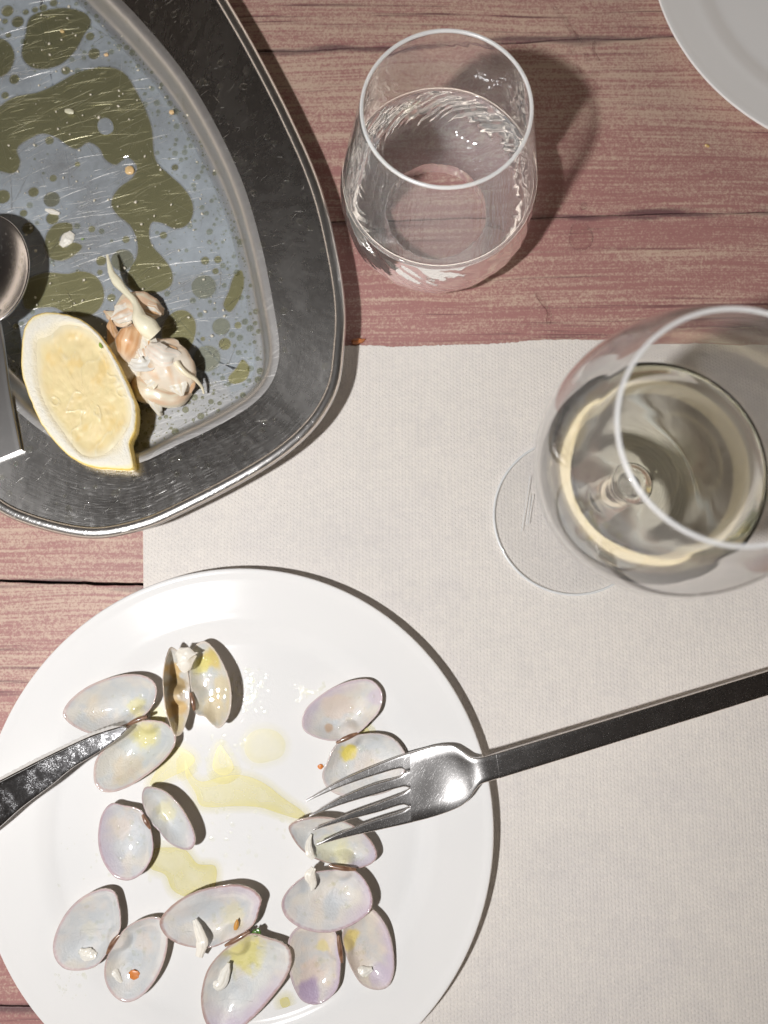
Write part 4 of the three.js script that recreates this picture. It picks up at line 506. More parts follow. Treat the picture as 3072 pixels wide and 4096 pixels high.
// ---------- lemon ----------
{
  const zL = zm(0.49738, 0, 800), face = zL([[330, 905], [235, 955], [190, 1040], [168, 1200], [175, 1400], [240, 1600], [330, 1800], [500, 2010], [640, 2110], [760, 2150], [850, 2160], [980, 2168], [1070, 2160], [1062, 2080], [1040, 1960], [1085, 1850], [1095, 1740], [1090, 1640], [1050, 1540], [990, 1400], [900, 1230], [800, 1085], [650, 960], [500, 912]]);
  const FY = 0.0245, ring = smooth(face.map(([u, v]) => px(u, v, FY)), 220).map((p, i) => { const k = 1 + 0.006 * (noise2(i * 0.55, 3) - 0.5); return V3(p.x * 1 + (k - 1) * 0.05, p.y, p.z + (noise2(i * 0.8, 8) - 0.5) * 0.0003); });
  const C = ring.reduce((s, p) => s.add(p), V3(0, 0, 0)).multiplyScalar(1 / ring.length), l = thing('lemon_wedge', 'squeezed half lemon lying cut side up in the platter', 'lemon', V3(C.x, 0.006, C.z));
  const pulpRing = smooth(zL([[510, 1055], [420, 1130], [335, 1160], [325, 1300], [355, 1550], [430, 1710], [540, 1865], [610, 1960], [680, 2015], [795, 2015], [890, 1955], [945, 1880], [1005, 1780], [1015, 1655], [975, 1530], [915, 1390], [815, 1205], [710, 1090], [600, 1050]]).map(([u, v]) => px(u, v, FY).sub(C).multiplyScalar(1.09).add(C)), 220);
  // pair both rings by direction from the middle
  const byDir = (pts) => Array.from({ length: 220 }, (_, i) => { const want = i / 220 * 2 * Math.PI - Math.PI; let b = 0, bd = 9; pts.forEach((p, k) => { const a = Math.atan2(p.z - C.z, p.x - C.x), d = Math.abs(Math.atan2(Math.sin(a - want), Math.cos(a - want))); if (d < bd) { bd = d; b = k; } }); return pts[b].clone(); });
  const dense = (p) => smooth(p, 1400), F = byDir(dense(ring)), P = byDir(dense(pulpRing)), at = (k, y, t = 0) => F.map((p, i) => V3(mix(C.x, p.x, k), y + 0 * t, mix(C.z, p.z, k)));
  const rindRows = [at(0.985, FY - 0.0002), at(1.0, FY - 0.0006), at(1.008, FY - 0.002), at(1.0, FY - 0.005), at(0.96, FY - 0.0092), at(0.86, FY - 0.0135), at(0.66, FY - 0.0168), at(0.35, FY - 0.0186), at(0, FY - 0.0192)];
  const rindBump = spread(dataTex(256, 256, (i, j) => [noise2(i / 7, j / 7) * 0.7 + noise2(i / 3, j / 3) * 0.3], 1), 0, 0, 0.02, 0.02);
  mesh('rind', lattice(rindRows.map(close), false, (i, j) => mix3([0.80, 0.56, 0.10], [0.86, 0.68, 0.24], noise2(j * 0.21, i * 0.7))), phys({ vertexColors: true, roughness: 0.4, clearcoat: 0.3, clearcoatRoughness: 0.3, bumpMap: rindBump, bumpScale: 0.0003 }), l);
  const pith = [F.map((p) => V3(mix(C.x, p.x, 0.985), FY - 0.0002, mix(C.z, p.z, 0.985)))]; for (let i = 1; i <= 10; i++) { const t = i / 10; pith.push(F.map((p, j) => { const q = mix(0.985, 1, t), a = V3(mix(C.x, p.x, q), 0, mix(C.z, p.z, q)), b = P[j]; return V3(mix(a.x, b.x, t), FY + 0.0006 * Math.sin(t * 2.2) + (noise2(p.x * 900 + i, p.z * 900) - 0.5) * 0.0004 - 0.0006 * t * t * t * t - 0.0006 * Math.sin(2.2) * t * t * t * t, mix(a.z, b.z, t)); })); }
  mesh('pith', lattice(pith.map(close), false, (i, j, p) => mix3(mix3([0.84, 0.73, 0.40], [0.76, 0.735, 0.64], sstep(0, 1.8, i)), [0.77, 0.69, 0.48], 0.75 * sstep(5, 10, i) + 0.3 * (noise2(p.x * 700, p.z * 700) - 0.5))), std({ vertexColors: true, roughness: 0.7, bumpMap: rindBump, bumpScale: 0.0002 }), l);
  const pulp = [], axis = px(330, 1560, FY).sub(C); for (let i = 0; i <= 40; i++) { const t = i / 40; pulp.push(P.map((p) => { const x = mix(p.x, C.x, t), z = mix(p.z, C.z, t), f = fbm(x * 420, z * 260, 4), g = fbm(x * 150 + 30, z * 110, 3), v = Math.abs(fbm(x * 85 + 9, z * 60 + 4, 3) - 0.5); return V3(x, FY - 0.0006 - 0.0009 * sstep(0, 0.25, t) + sstep(0, 0.08, t) * ((f - 0.5) * 0.0007 + (g - 0.5) * 0.0015 + 0.0004 * sstep(0.028, 0, v)), z); })); }
  mesh("pulp", lattice(pulp.map(close), false, (i, j, p) => { const v = Math.abs(fbm(p.x * 85 + 9, p.z * 60 + 4, 3) - 0.5), f = fbm(p.x * 300, p.z * 190 + 3, 3); let c = mix3([0.78, 0.67, 0.37], [0.78, 0.635, 0.35], f); c = mix3(c, [0.78, 0.55, 0.19], 0.5 * sstep(0.5, 0.75, fbm(p.x * 170, p.z * 120 + 9, 3))); return mix3(c, [0.78, 0.72, 0.53], 0.4 * sstep(0.02, 0.0, v) + 0.8 * sstep(7, 0, i)); }), phys({ vertexColors: true, roughness: 0.45, clearcoat: 0.3, clearcoatRoughness: 0.2 }), l);
}
// ---------- garlic ----------
const skinMat = phys({ vertexColors: true, roughness: 0.55, clearcoat: 0.25, clearcoatRoughness: 0.25, side: THREE.DoubleSide });
const fleshMat = phys({ vertexColors: true, roughness: 0.42, clearcoat: 0.55, clearcoatRoughness: 0.12 });
// a curled flake: spine [[u, v, height, half width (m)]], curl lifts the middle, colour by (t along, s across)
function flake(spine, curl, colour, seed, thick = 0.00035, rough = 1) {
  const N = 26, M = 14, sp = smooth(spine.map(([u, v, y]) => px(u, v, y)), N, false), top = [], low = [];
  const wAt = (t) => { const f = t * (spine.length - 1), i = Math.min(spine.length - 2, Math.floor(f)); return mix(spine[i][3], spine[i + 1][3], sstep(0, 1, f - i)); };
  for (let i = 0; i <= N; i++) {
    const a = sp[Math.max(0, i - 1)], b = sp[Math.min(N, i + 1)], f = b.clone().sub(a).normalize(), side = V3(-f.z, 0, f.x).normalize(), r = [], q = [];
    for (let j = 0; j <= M; j++) { const s = j / M * 2 - 1, t = i / N, w = wAt(t) * (1 + 0.28 * rough * (fbm(t * 6 + seed, (s > 0 ? 3 : 9) + seed, 3) - 0.5)), c = typeof curl === 'function' ? curl(t) : curl, p = sp[i].clone().addScaledVector(side, s * w); p.y += c * w * (1 - s * s) + (fbm(t * 9 + seed, s * 2.5 + seed, 3) - 0.5) * w * 0.16 * rough + 0.00012 * Math.sin(s * 34 + 3 * fbm(t * 2, s * 3, 2)); r.push(p); q.push(p.clone().add(V3(0, -thick, 0))); }
    top.push(r); low.push(q.slice().reverse());
  }
  const rows = top.map((r, i) => [...r, ...low[i]]), cap = (row) => { const c = row.reduce((s, p) => s.add(p), V3(0, 0, 0)).multiplyScalar(1 / row.length); return row.map(() => c.clone()); };
  return creased(lattice([cap(rows[0]), ...rows, cap(rows[rows.length - 1])], true, (i, j) => colour(clamp((i - 1) / N), j <= M ? j / M * 2 - 1 : 1 - (j - M - 1) / M * 2)), 1.0);
}
const CREAM = [0.72, 0.65, 0.50], IVORY = [0.76, 0.73, 0.65], TAN = [0.60, 0.36, 0.18], ROSE = [0.68, 0.48, 0.33];
const veined = (a, b, seed, tipAt = 0) => (t, s) => { const n = fbm(s * 9 + seed, t * 1.6 + seed, 3); return mix3(mix3(a, b, sstep(0.4, 0.68, n)), TAN, 0.75 * sstep(0.75, 1.05, Math.abs(t - tipAt) + 0.25 * (n - 0.5))); };
{
  const g = thing('garlic_bulb', 'leftover garlic head of torn skins and cloves beside the lemon', 'garlic', px(620, 1400, T_FLOOR));
  const z7 = ([u, v]) => [350 + u * 0.48222, 1000 + v * 0.48222], Z = (l) => l.map(([u, v, y, w]) => [...z7([u, v]), y, w]);
  mesh('skin', flake(Z([[225, 480, 0.007, 0.001], [320, 430, 0.012, 0.0055], [440, 450, 0.014, 0.0072], [550, 480, 0.012, 0.0058], [635, 510, 0.008, 0.002]]), 0.4, veined(ROSE, CREAM, 3, 0.1), 3.1), skinMat, g);
  mesh('skin', flake(Z([[135, 505, 0.007, 0.0006], [200, 545, 0.009, 0.0028], [290, 580, 0.012, 0.004], [360, 560, 0.013, 0.003]]), 0.3, veined(CREAM, ROSE, 8, 1), 8.4), skinMat, g);
  mesh('skin', flake(Z([[190, 560, 0.012, 0.0004], [195, 640, 0.011, 0.0024], [225, 740, 0.011, 0.0042], [255, 830, 0.010, 0.0034]]), 0.5, veined(TAN, ROSE, 5, 1), 5.2), skinMat, g);
  mesh('skin', flake(Z([[430, 690, 0.020, 0.0062], [470, 800, 0.019, 0.0075], [440, 900, 0.018, 0.006], [380, 1000, 0.013, 0.0055], [340, 1130, 0.008, 0.003]]), 0.25, veined(IVORY, CREAM, 13, 0.4), 13.3), skinMat, g);
  mesh('clove', flake(Z([[385, 620, 0.019, 0.002], [370, 680, 0.0205, 0.0068], [340, 780, 0.0195, 0.0076], [310, 880, 0.016, 0.0056], [300, 935, 0.012, 0.0022]]), 0.75, (t, s) => mix3(mix3([0.58, 0.30, 0.13], [0.74, 0.50, 0.30], sstep(0.35, 0.65, fbm(s * 12 + 2, t * 2, 3))), IVORY, 0.85 * sstep(0.6, 0.95, t) + 0.6 * sstep(0.7, 1, Math.abs(s))), 21.7, 0.003, 0.5), fleshMat, g);
  mesh('clove', flake(Z([[520, 770, 0.012, 0.004], [590, 860, 0.016, 0.0115], [650, 980, 0.0175, 0.0135], [690, 1090, 0.0155, 0.0115], [720, 1180, 0.011, 0.0085], [735, 1225, 0.009, 0.004]]), 0.32, (t, s) => mix3(mix3([0.75, 0.68, 0.57], [0.72, 0.53, 0.36], sstep(0.42, 0.7, fbm(s * 14, t * 2.4 + 3, 3))), [0.72, 0.45, 0.24], 0.75 * sstep(0.35, 0.9, s * 0.6 + t * 0.7 - 0.25) * sstep(0.35, 0.6, fbm(s * 7 + 5, t * 4, 3))), 34.1, 0.004, 1.0), fleshMat, g);
  mesh('clove', flake(Z([[400, 1060, 0.008, 0.006], [480, 1130, 0.013, 0.0085], [600, 1190, 0.013, 0.0062], [720, 1215, 0.011, 0.005], [830, 1150, 0.009, 0.003]]), 0.5, (t, s) => mix3(mix3(CREAM, ROSE, sstep(0.4, 0.7, fbm(s * 8 + 9, t * 3, 3))), TAN, 0.6 * sstep(0.25, 0, t)), 41.9, 0.003, 0.6), fleshMat, g);
  mesh('skin', flake(Z([[350, 930, 0.020, 0.0022], [420, 950, 0.0225, 0.0036], [500, 930, 0.0215, 0.0048], [520, 880, 0.020, 0.002]]), -0.25, veined([0.86, 0.85, 0.8], IVORY, 44, 0.5), 44.4), skinMat, g);
  mesh('skin', flake(Z([[500, 800, 0.020, 0.003], [570, 840, 0.0225, 0.0052], [640, 880, 0.0225, 0.0056], [730, 890, 0.020, 0.0035], [755, 930, 0.018, 0.001]]), 0.3, veined(IVORY, [0.78, 0.66, 0.56], 51, 0.4), 51.2), skinMat, g);
  mesh('skin', flake(Z([[760, 960, 0.015, 0.002], [820, 985, 0.016, 0.0034], [880, 1000, 0.0125, 0.0012]]), 0.3, veined(ROSE, TAN, 61, 0.3), 61.2), skinMat, g);
  mesh('skin', flake(Z([[860, 1040, 0.014, 0.0016], [850, 1100, 0.013, 0.003], [830, 1165, 0.009, 0.0024]]), 0.4, veined(TAN, ROSE, 63, 0.4), 63.2), skinMat, g);
  mesh('skin', flake(Z([[450, 1225, 0.012, 0.001], [520, 1215, 0.014, 0.0034], [560, 1270, 0.0125, 0.003], [600, 1350, 0.008, 0.0016], [625, 1362, 0.006, 0.0005]]), 0.3, veined(IVORY, CREAM, 71, 0.4), 71.2), skinMat, g);
  mesh('skin', flake(Z([[320, 700, 0.013, 0.003], [250, 850, 0.012, 0.0065], [270, 960, 0.013, 0.0085], [340, 1060, 0.0125, 0.0075], [390, 1110, 0.008, 0.003]]), 0.3, veined([0.84, 0.82, 0.74], CREAM, 81, 0.5), 81.2), skinMat, g);
  const Rg = rng(12); for (const [u, v, y, a] of [[600, 960, 0.0188, 0.7], [700, 1000, 0.018, 0.9], [540, 1060, 0.0172, 2.4], [640, 880, 0.0188, 0.5], [740, 1090, 0.0158, 1.2], [500, 500, 0.0148, 0.3], [310, 510, 0.0138, 2.7], [470, 800, 0.0196, 1.2]]) { const l = 110 + Rg() * 60, c = Math.cos(a), d = Math.sin(a), tone = [ROSE, TAN, CREAM][Math.floor(Rg() * 3)]; mesh('skin', flake(Z([[u - c * l, v - d * l, y - 0.0022, 0.0008], [u - c * l * 0.35, v - d * l * 0.35, y + 0.0002, 0.0042 + Rg() * 0.002], [u + c * l * 0.4, v + d * l * 0.4, y + 0.0004, 0.0038 + Rg() * 0.002], [u + c * l, v + d * l, y - 0.0016, 0.001]]), 0.12, veined(IVORY, tone, 90 + u, Rg()), u * 0.13, 0.0002, 1.5), skinMat, g); }
  const stem = [...pxs(Z([[165, 45, 0.0155], [178, 110, 0.0165], [200, 190, 0.0165], [240, 255, 0.0165], [275, 300, 0.0165], [330, 360, 0.017], [385, 420, 0.0185], [420, 500, 0.021]])), ...pxs(Z([[440, 580, 0.0225], [500, 640, 0.0225], [560, 700, 0.020]]))];
  mesh('stem', tube(stem, (t) => 0.0007 + 0.0011 * sstep(0, 0.25, t) + 0.0008 * Math.exp(-(((t - 0.3) / 0.07) ** 2)) + 0.0036 * sstep(0.6, 0.95, t) - 0.001 * sstep(0.9, 1, t), 12, 60, (i, j) => mix3([0.74, 0.70, 0.50], [0.86, 0.83, 0.68], fbm(j * 1.7, i * 0.12, 2))), fleshMat, g);
  mesh('root', tube(pxs(Z([[735, 930, 0.0215], [770, 980, 0.021], [830, 1035, 0.0195], [880, 1060, 0.017], [920, 1100, 0.014], [950, 1140, 0.011], [966, 1190, 0.009]])), (t) => 0.0017 - 0.0011 * t, 8, 30, () => [0.82, 0.75, 0.56]), fleshMat, g);
}
// ---------- scraps, crumbs, drops ----------
function crumb(u, v, y, len, wid, hgt, turn, seed, jag = 0.5) {
  const g = new THREE.IcosahedronGeometry(1, 3), p = g.attributes.position; for (let i = 0; i < p.count; i++) { const x = p.getX(i), yy = p.getY(i), z = p.getZ(i), k = 1 + jag * (fbm(x * 1.9 + seed, z * 1.9 + yy * 1.7 + seed, 3) - 0.5); p.setXYZ(i, x * len * k, yy * hgt * k, z * wid * k); }
  g.rotateY(-turn); const c = px(u, v, y); g.translate(c.x, c.y, c.z); const m = mergeVertices(g.deleteAttribute('normal') && g.deleteAttribute('uv'), 1e-7); m.computeVertexNormals(); return planarUV(m, 40);
}
function scrap(name, label, cat, group, u, v, y, len, wid, hgt, turn, color, seed, jag = 0.6) {
  const g = crumb(u, v, y, len, wid, hgt, turn, seed, jag), c2 = color.map((x) => x * 0.78); colorBy(g, (x, yy, z) => mix3(color, c2, fbm(x * 1500, z * 1500, 2)));
  return solo(name, g, fleshMat, label, cat, px(u, v, y), group);
}
const GB = 'garlic scraps on the clam shells';
{
  const peel = (label, spine, seed, group = GB) => { const g = flake(spine, 0.35, veined(IVORY, [0.80, 0.78, 0.72], seed, 0.5), seed, 0.0006, 1.2); return solo('garlic_scrap', g, fleshMat, label, 'garlic', px(spine[1][0], spine[1][1], spine[1][2]), group); };
  peel('chunky white garlic scrap wedged in the amber stained clam', zB([[440, 290], [520, 350], [560, 400], [620, 420]]).map(([u, v], i) => [u, v, [0.0185, 0.0195, 0.0185, 0.0165][i], [0.0022, 0.0048, 0.0058, 0.0036][i]]), 4.4);
  peel('long white garlic strip hanging over the edge of the largest clam', zC([[1075, 800], [1100, 870], [1115, 930], [1100, 1005]]).map(([u, v], i) => [u, v, [0.0098, 0.0118, 0.0138, 0.0105][i], [0.0012, 0.0024, 0.0028, 0.0018][i]]), 6.1);
  peel('curled garlic strip in the yellow half of the largest clam', zC([[1265, 1040], [1245, 1100], [1215, 1160], [1165, 1150]]).map(([u, v], i) => [u, v, [0.0108, 0.0092, 0.0088, 0.0092][i], [0.0008, 0.0022, 0.0028, 0.0016][i]]), 7.3);
  peel('thin garlic sliver beside the lowest fork tine', zE([[478, 190], [462, 240], [465, 290], [490, 325]]).map(([u, v], i) => [u, v, [0.0105, 0.0112, 0.0125, 0.0122][i], [0.0005, 0.0014, 0.002, 0.0012][i]]), 9.2);
  peel('short garlic strip at the hinge of the clam below the fork', zE([[490, 375], [470, 420], [485, 460], [480, 500]]).map(([u, v], i) => [u, v, [0.0148, 0.0152, 0.0132, 0.0115][i], [0.0012, 0.0026, 0.002, 0.0009][i]]), 11.2);
  peel('pale garlic bit in the left half of the lower left clam', zC([[440, 970], [480, 995], [530, 1010]]).map(([u, v], i) => [u, v, 0.0086, [0.0012, 0.0034, 0.0022][i]]), 13.2);
  peel('pale garlic bit in the right half of the lower left clam', zC([[595, 1080], [630, 1105], [670, 1150]]).map(([u, v], i) => [u, v, 0.0086, [0.0014, 0.0026, 0.0012][i]]), 15.2);
  peel('small garlic bit inside the violet tipped clam', zE([[720, 945], [765, 955], [815, 935]]).map(([u, v], i) => [u, v, 0.0082, [0.0016, 0.003, 0.001][i]]), 17.2);
  peel('white scrap lying in the C shaped oil pool', z1([[262, 1062], [290, 1030], [312, 1005]]).map(([u, v], i) => [u, v, T_FLOOR + 0.0012, [0.0016, 0.0036, 0.002][i]]), 19.2, 'white scraps in the platter');
  peel('flat white scrap above the C shaped oil pool', z1([[195, 905], [222, 912], [258, 922]]).map(([u, v], i) => [u, v, T_FLOOR + 0.0013, [0.0006, 0.0016, 0.0008][i]]), 23.2, 'white scraps in the platter');
}
const ORANGE = [0.72, 0.24, 0.05];
scrap('chilli_bit', 'orange chilli flake in the lower left clam', 'chilli flake', 'orange chilli bits', 537, 3908, 0.0079, 0.0026, 0.0022, 0.0004, 0.5, ORANGE, 3, 1.6);
scrap('chilli_bit', 'amber chilli sliver in the upper half of the largest clam', 'chilli flake', 'orange chilli bits', 944, 3703, 0.0098, 0.0012, 0.0026, 0.0006, 0.2, [0.62, 0.30, 0.06], 5);
scrap('chilli_bit', 'round orange speck on the plate left of the fork tines', 'chilli flake', 'orange chilli bits', 1282, 3067, 0.0052, 0.0013, 0.0013, 0.0006, 0, ORANGE, 7);
scrap('parsley_bit', 'bright green parsley bit at the hinge of the largest clam', 'parsley', null, 1026, 3731, 0.0118, 0.0018, 0.0016, 0.0007, 0.4, [0.10, 0.22, 0.04], 9, 1.6);
scrap('parsley_bit', 'tiny green herb fleck on the lemon pith', 'parsley', null, 402, 1382, 0.0252, 0.0007, 0.0016, 0.0003, -0.4, [0.30, 0.42, 0.06], 10);
scrap('parsley_bit', 'tiny green herb fleck near the C shaped oil pool', 'parsley', null, 330, 956, T_FLOOR + 0.0012, 0.0009, 0.0005, 0.0003, -0.3, [0.22, 0.36, 0.06], 11);
scrap('garlic_crumb', 'orange toasted garlic crumb under the big oil pool', 'garlic crumb', 'toasted crumbs in the platter', 518, 680, T_FLOOR + 0.0014, 0.0024, 0.0026, 0.001, 0.4, [0.80, 0.55, 0.26], 13);
scrap('garlic_crumb', 'toasted crumb at the foot of the platter wall', 'garlic crumb', 'toasted crumbs in the platter', 686, 449, T_FLOOR + 0.0022, 0.0013, 0.0013, 0.001, 0.4, [0.82, 0.58, 0.30], 14);
scrap('garlic_crumb', 'pale crumb floating in the largest oil pool', 'garlic crumb', 'toasted crumbs in the platter', 277, 446, T_FLOOR + 0.0014, 0.0028, 0.0014, 0.0007, 0.3, [0.72, 0.70, 0.52], 15);
scrap('garlic_crumb', 'toasted crumb in the topmost oil pool', 'garlic crumb', 'toasted crumbs in the platter', 248, 125, T_FLOOR + 0.0014, 0.0012, 0.001, 0.0007, 0.3, [0.76, 0.56, 0.26], 16);
scrap('garlic_crumb', 'toasted crumb between the topmost pool and the platter wall', 'garlic crumb', 'toasted crumbs in the platter', 424, 219, T_FLOOR + 0.0014, 0.0012, 0.001, 0.0007, 0.3, [0.82, 0.58, 0.32], 17);
scrap('bread_crumb', 'rust brown crumb on the wood by the rim of the platter', 'crumb', null, 1432, 1364, 0.0012, 0.0035, 0.0014, 0.0012, -0.15, [0.50, 0.17, 0.05], 21, 1.2);
scrap('bread_crumb', 'tan crumb on the wood below the empty plate', 'crumb', null, 2829, 583, 0.0007, 0.0012, 0.0009, 0.0006, 0.5, [0.62, 0.42, 0.16], 22, 1);
{ // fine specks in the broth
  const R = rng(404), gs = [], inW = (p) => Math.hypot(p.x - CEN.x, p.z - CEN.z) > 0; for (let i = 0; i < 420; i++) { const u = R() * 900, v = R() * 1500; if (u > 700 && v < 420 || u > 480 && v < 120) continue; const q = 0.00016 + 0.0005 * R() ** 4, g = new THREE.TetrahedronGeometry(q, 1), p = px(u, v, T_FLOOR + 0.0013); g.scale(1 + R(), 0.6, 1 + R()); g.rotateY(R() * 6); g.translate(p.x, p.y, p.z); gs.push(g); }
  tag(mesh('garlic_specks', mergeGeometries(gs), std({ color: lin(0.74, 0.70, 0.58), roughness: 0.5 })), 'fine pale garlic specks strewn through the broth and oil', 'garlic specks', null, 'stuff');
}
// oil spread on the plate
const FILMS = [], OX0 = PLATE_C.x - 0.13, OZ0 = PLATE_C.z - 0.13, OW = 0.26;
function film(label, pts, strength) { FILMS.push({ label, q: smooth(pxs(pts, 0.0053), 120), strength }); }
const plateOil = 0.36, thinOil = 0.2;
film('longest yellow oil puddle, curving across the middle of the plate', [[740, 3040], [760, 3090], [800, 3125], [880, 3110], [960, 3100], [1050, 3130], [1130, 3190], [1220, 3260], [1200, 3275], [1120, 3255], [1040, 3230], [940, 3225], [850, 3230], [800, 3220], [780, 3170], [745, 3110]], plateOil);
film('drop shaped yellow oil puddle above the long curved one', [[880, 2980], [905, 3010], [930, 3050], [935, 3075], [905, 3100], [870, 3095], [850, 3070], [855, 3030]], plateOil);
film('wide faint oil puddle in the upper middle of the plate', [[1000, 2935], [1050, 2915], [1110, 2930], [1140, 2970], [1130, 3020], [1080, 3045], [1020, 3050], [985, 3020], [978, 2970]], thinOil);
film('yellow oil puddle below the small bluish clam', [[612, 3400], [660, 3390], [740, 3400], [790, 3455], [860, 3465], [865, 3520], [850, 3560], [760, 3590], [690, 3560], [660, 3500], [600, 3470]], plateOil);
film('yellow oil rim under the right half of the knife tip clam', [[700, 2990], [760, 3010], [780, 3040], [740, 3080], [680, 3110], [640, 3130], [600, 3140], [640, 3060]], plateOil);
film('small oil patch right of the pinkish clam hinge', [[1430, 2920], [1465, 2910], [1480, 2935], [1450, 2955], [1420, 2950]], plateOil);
film('small oil patch below the largest clam at the bottom', [[1120, 4000], [1150, 3990], [1160, 4020], [1130, 4030]], plateOil);
film('oil patch between the amber clam and the knife tip clam', [[605, 2850], [640, 2830], [660, 2880], [650, 2900], [610, 2885]], plateOil);
{
  const cover = canvasTex(1536, 1536, (g, w) => {
    g.fillStyle = 'rgb(0,0,0)'; g.fillRect(0, 0, w, w); g.lineJoin = 'round';
    for (const { q, strength } of FILMS) for (let n = 0; n < 14; n++) { const a = 1 - Math.pow(1 - strength, 1 / 14), v = Math.round(255); g.beginPath(); q.forEach((p, i) => { const x = (p.x - OX0) / OW * w, y = (p.z - OZ0) / OW * w; i ? g.lineTo(x, y) : g.moveTo(x, y); }); g.closePath(); g.fillStyle = g.strokeStyle = `rgba(${v},${v},${v},${a})`; if (n < 7) { g.lineWidth = (7 - n) * 6; g.stroke(); } g.fill(); }
    const d = g.getImageData(0, 0, w, w); for (let y = 0; y < w; y++) for (let x = 0; x < w; x++) { const o = (y * w + x) * 4; if (d.data[o]) { const k = 0.72 + 0.56 * fbm(x / 38, y / 38, 4); d.data[o] = d.data[o + 1] = d.data[o + 2] = Math.min(255, d.data[o] * k); } } g.putImageData(d, 0, 0);
  });
  cover.wrapS = cover.wrapT = THREE.ClampToEdgeWrapping; spread(cover, OX0, OZ0 + OW, OW, OW);
  const oil = phys({ color: lin(0.74, 0.66, 0.16), roughness: 0.3, clearcoat: 0.6, clearcoatRoughness: 0.06, transparent: true, alphaMap: cover });
  FILMS.forEach(({ label, q }, n) => { const c = q.reduce((s, p) => s.add(p), V3(0, 0, 0)).multiplyScalar(1 / q.length), wide = q.map((p, i) => { const a = q[(i + q.length - 1) % q.length], b = q[(i + 1) % q.length], t = b.clone().sub(a).normalize(); return V3(p.x + t.z * 0.0042, 0, p.z - t.x * 0.0042); }), area = q.reduce((s, p, i) => { const b = q[(i + 1) % q.length]; return s + p.x * b.z - b.x * p.z; }, 0), out = area > 0 ? wide : q.map((p, i) => p.clone().multiplyScalar(2).sub(wide[i])); const g = new THREE.ShapeGeometry(shapeOf(out)); g.rotateX(-Math.PI / 2); g.translate(0, PLATE_C.y + WELL_Y + 0.0002 + n * 0.00002, 0); solo('oil_puddle', planarUV(g), oil, label, 'oil puddle', c, 'yellow oil puddles on the dinner plate'); });
}
{ // greasy glints: a scatter of tiny wet domes
  const R = rng(909), gs = [], zones = [[960, 2770, 130, 120, 170], [1260, 2770, 100, 50, 60], [870, 3000, 220, 200, 60], [950, 3350, 330, 260, 60], [420, 3420, 260, 160, 40], [300, 3900, 110, 90, 30], [620, 3360, 40, 60, 16], [1500, 2900, 40, 40, 8]];
  for (const [u, v, a, b, n] of zones) for (let i = 0; i < n; i++) { const t = R() * 6.283, r = Math.sqrt(-Math.log(1 - 0.95 * R())) * 0.62, q = 0.0003 + 0.0009 * R() ** 2.5, p = px(u + a * r * Math.cos(t), v + b * r * Math.sin(t), 0.0057), g = bead(q, q * (v < 2850 ? 0.07 + 0.08 * R() : 0.16 + 0.12 * R()), 10); g.scale(1 + R() * 0.8, 1, 1); g.rotateY(R() * 3); g.translate(p.x, plateY(p.x, p.z) + 0.00002, p.z); gs.push(g); }
  tag(mesh('grease_drops', mergeGeometries(gs), clearOil), 'countless tiny greasy drops glinting on the dinner plate', 'grease drops', null, 'stuff');
}
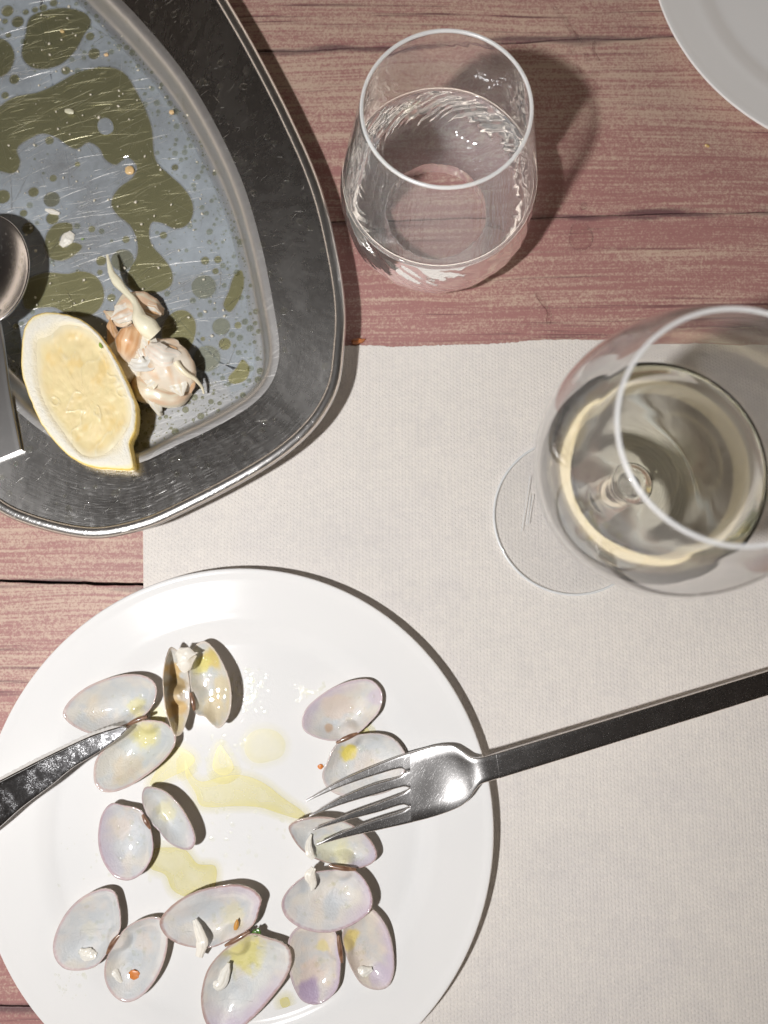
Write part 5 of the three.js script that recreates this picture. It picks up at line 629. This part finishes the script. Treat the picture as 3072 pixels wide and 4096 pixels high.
{ // bubbles and drops
  const water = phys({ color: 0xffffff, transmission: 1, thickness: 0.001, roughness: 0, ior: 1.33 }), R = rng(55);
  const drop = (label, pts, h, group) => { const q = smooth(pxs(pts, 0.0001), 60), c = q.reduce((s, p) => s.add(p), V3(0, 0, 0)).multiplyScalar(1 / q.length), rows = []; for (let i = 0; i <= 8; i++) { const t = i / 8; rows.push(q.map((p) => V3(mix(p.x, c.x, t), 0.0001 + h * Math.sqrt(1 - (1 - Math.min(1, t * 1.8)) ** 2), mix(p.z, c.z, t)))); } rows.unshift(q.map((p) => V3(p.x, 0.00005, p.z))); const o = solo('water_drop', lattice(rows.map(close)), thinWater, label, 'water drop', c, group), e = tube([...q, q[0]], () => Math.min(0.00026, h * 0.45), 8, 120); e.translate(0, 0.0001, 0); mesh('rim', e, water, o); };
  const thinWater = phys({ color: lin(0.97, 0.95, 0.95), transmission: 1, thickness: 0, roughness: 0.02, ior: 1.33 });
  const zW = zm(0.2411, 2200, 600), zS = zm(0.5859, 2100, 0);
  drop('larger flat water drop on the wood right of the tumbler', zW([[480, 1205], [370, 1250], [330, 1400], [315, 1480], [350, 1590], [440, 1660], [560, 1660], [650, 1600], [705, 1500], [690, 1380], [640, 1280], [560, 1215]]), 0.0007, 'water drops on the wood');
  drop('small dark water drop just above the larger drop', zW([[560, 878], [520, 905], [505, 950], [520, 985], [550, 998], [590, 960], [600, 910]]), 0.0011, 'water drops on the wood');
  drop('longest water smear on the wood, running down towards the plank joint', zS([[195, 50], [220, 60], [250, 95], [280, 120], [300, 155], [340, 190], [345, 235], [375, 250], [385, 290], [365, 280], [345, 245], [310, 215], [280, 180], [270, 150], [240, 110], [205, 75]]), 0.0005, 'water smears on the wood');
  drop('narrow water smear crossing the plank joint', zS([[470, 275], [478, 300], [470, 330], [485, 370], [508, 415], [495, 412], [470, 375], [458, 330], [460, 295]]), 0.0005, 'water smears on the wood');
  drop('water smear with a round head below the plank joint', zS([[345, 445], [372, 450], [380, 490], [420, 520], [455, 515], [460, 485], [490, 478], [512, 500], [500, 525], [470, 535], [475, 565], [512, 590], [500, 625], [460, 635], [430, 600], [405, 550], [375, 505]]), 0.0004, 'water smears on the wood');
  drop('tiny water smear left of the narrow one', zS([[405, 362], [425, 370], [440, 415], [425, 415], [410, 390]]), 0.0004, 'water smears on the wood');
  drop('tiny round water spot below the longest smear', zS([[300, 350], [332, 348], [330, 362], [305, 368]]), 0.0004, 'water smears on the wood');
  drop('faint water streak on the wood below the tumbler', [[2140, 1172], [2170, 1190], [2190, 1230], [2205, 1260], [2195, 1300], [2185, 1290], [2190, 1250], [2160, 1210]], 0.0003, 'water smears on the wood');
  const gs = [], rim = []; let tries = 0;
  while (rim.length < 240 && tries++ < 9000) { const i = Math.floor(R() * RIM.length), t = R() ** 1.3, p = V3(mix(WALL[i].x + WN[i].x * 0.004, RIM[i].x - RN[i].x * 0.006, t), 0.0187 + 0.0009 * t, mix(WALL[i].z + WN[i].z * 0.004, RIM[i].z - RN[i].z * 0.006, t)); if (p.x < -0.2 || p.z < -0.34 || fbm(p.x * 60, p.z * 60, 3) < 0.44) continue; rim.push(p); const q = 0.0003 + 0.0013 * R() ** 3.2, g = bead(q, q * 0.4, 16); g.scale(1 + 0.5 * R(), 1, 1 + 0.5 * R()); g.rotateY(R() * 3); g.translate(p.x, p.y, p.z); gs.push(g); }
  for (let k = 0; k < 170; k++) { const i = Math.floor(R() * WALL.length), t = R(), o = mix(-0.0066, -0.0006, t), y = T_FLOOR + mix(0.0018, 0.0129, Math.pow(t, 0.7)), q = 0.0003 + 0.0009 * R() ** 3, g = bead(q, q * 0.6, 12), p = V3(WALL[i].x + WN[i].x * o, y, WALL[i].z + WN[i].z * o); g.scale(1, 1, 1 + R()); g.translate(p.x, p.y, p.z); gs.push(g); }
  tag(mesh('splash_drops', mergeGeometries(gs), clearOil), 'fine oily splashes scattered over the platter rim and wall', 'splashes', null, 'stuff');
  const bub = []; for (const [u, v, r] of [[500, 290, 10], [525, 298, 15], [615, 312, 17], [700, 296, 15], [660, 330, 9], [580, 300, 8], [720, 320, 10], [640, 300, 7]]) { const p = px(900 + u * 0.7233, 3200 + v * 0.7233, 0.0092), g = new THREE.TorusGeometry(r * 0.7233 / 8100, 0.00016, 8, 26); g.rotateX(Math.PI / 2); g.translate(p.x, p.y + 0.0022, p.z); bub.push(g); }
  tag(mesh('oil_bubbles', mergeGeometries(bub), clearOil, eClam), null, null, null, 'stuff');
}
renderer.render(scene, camera);
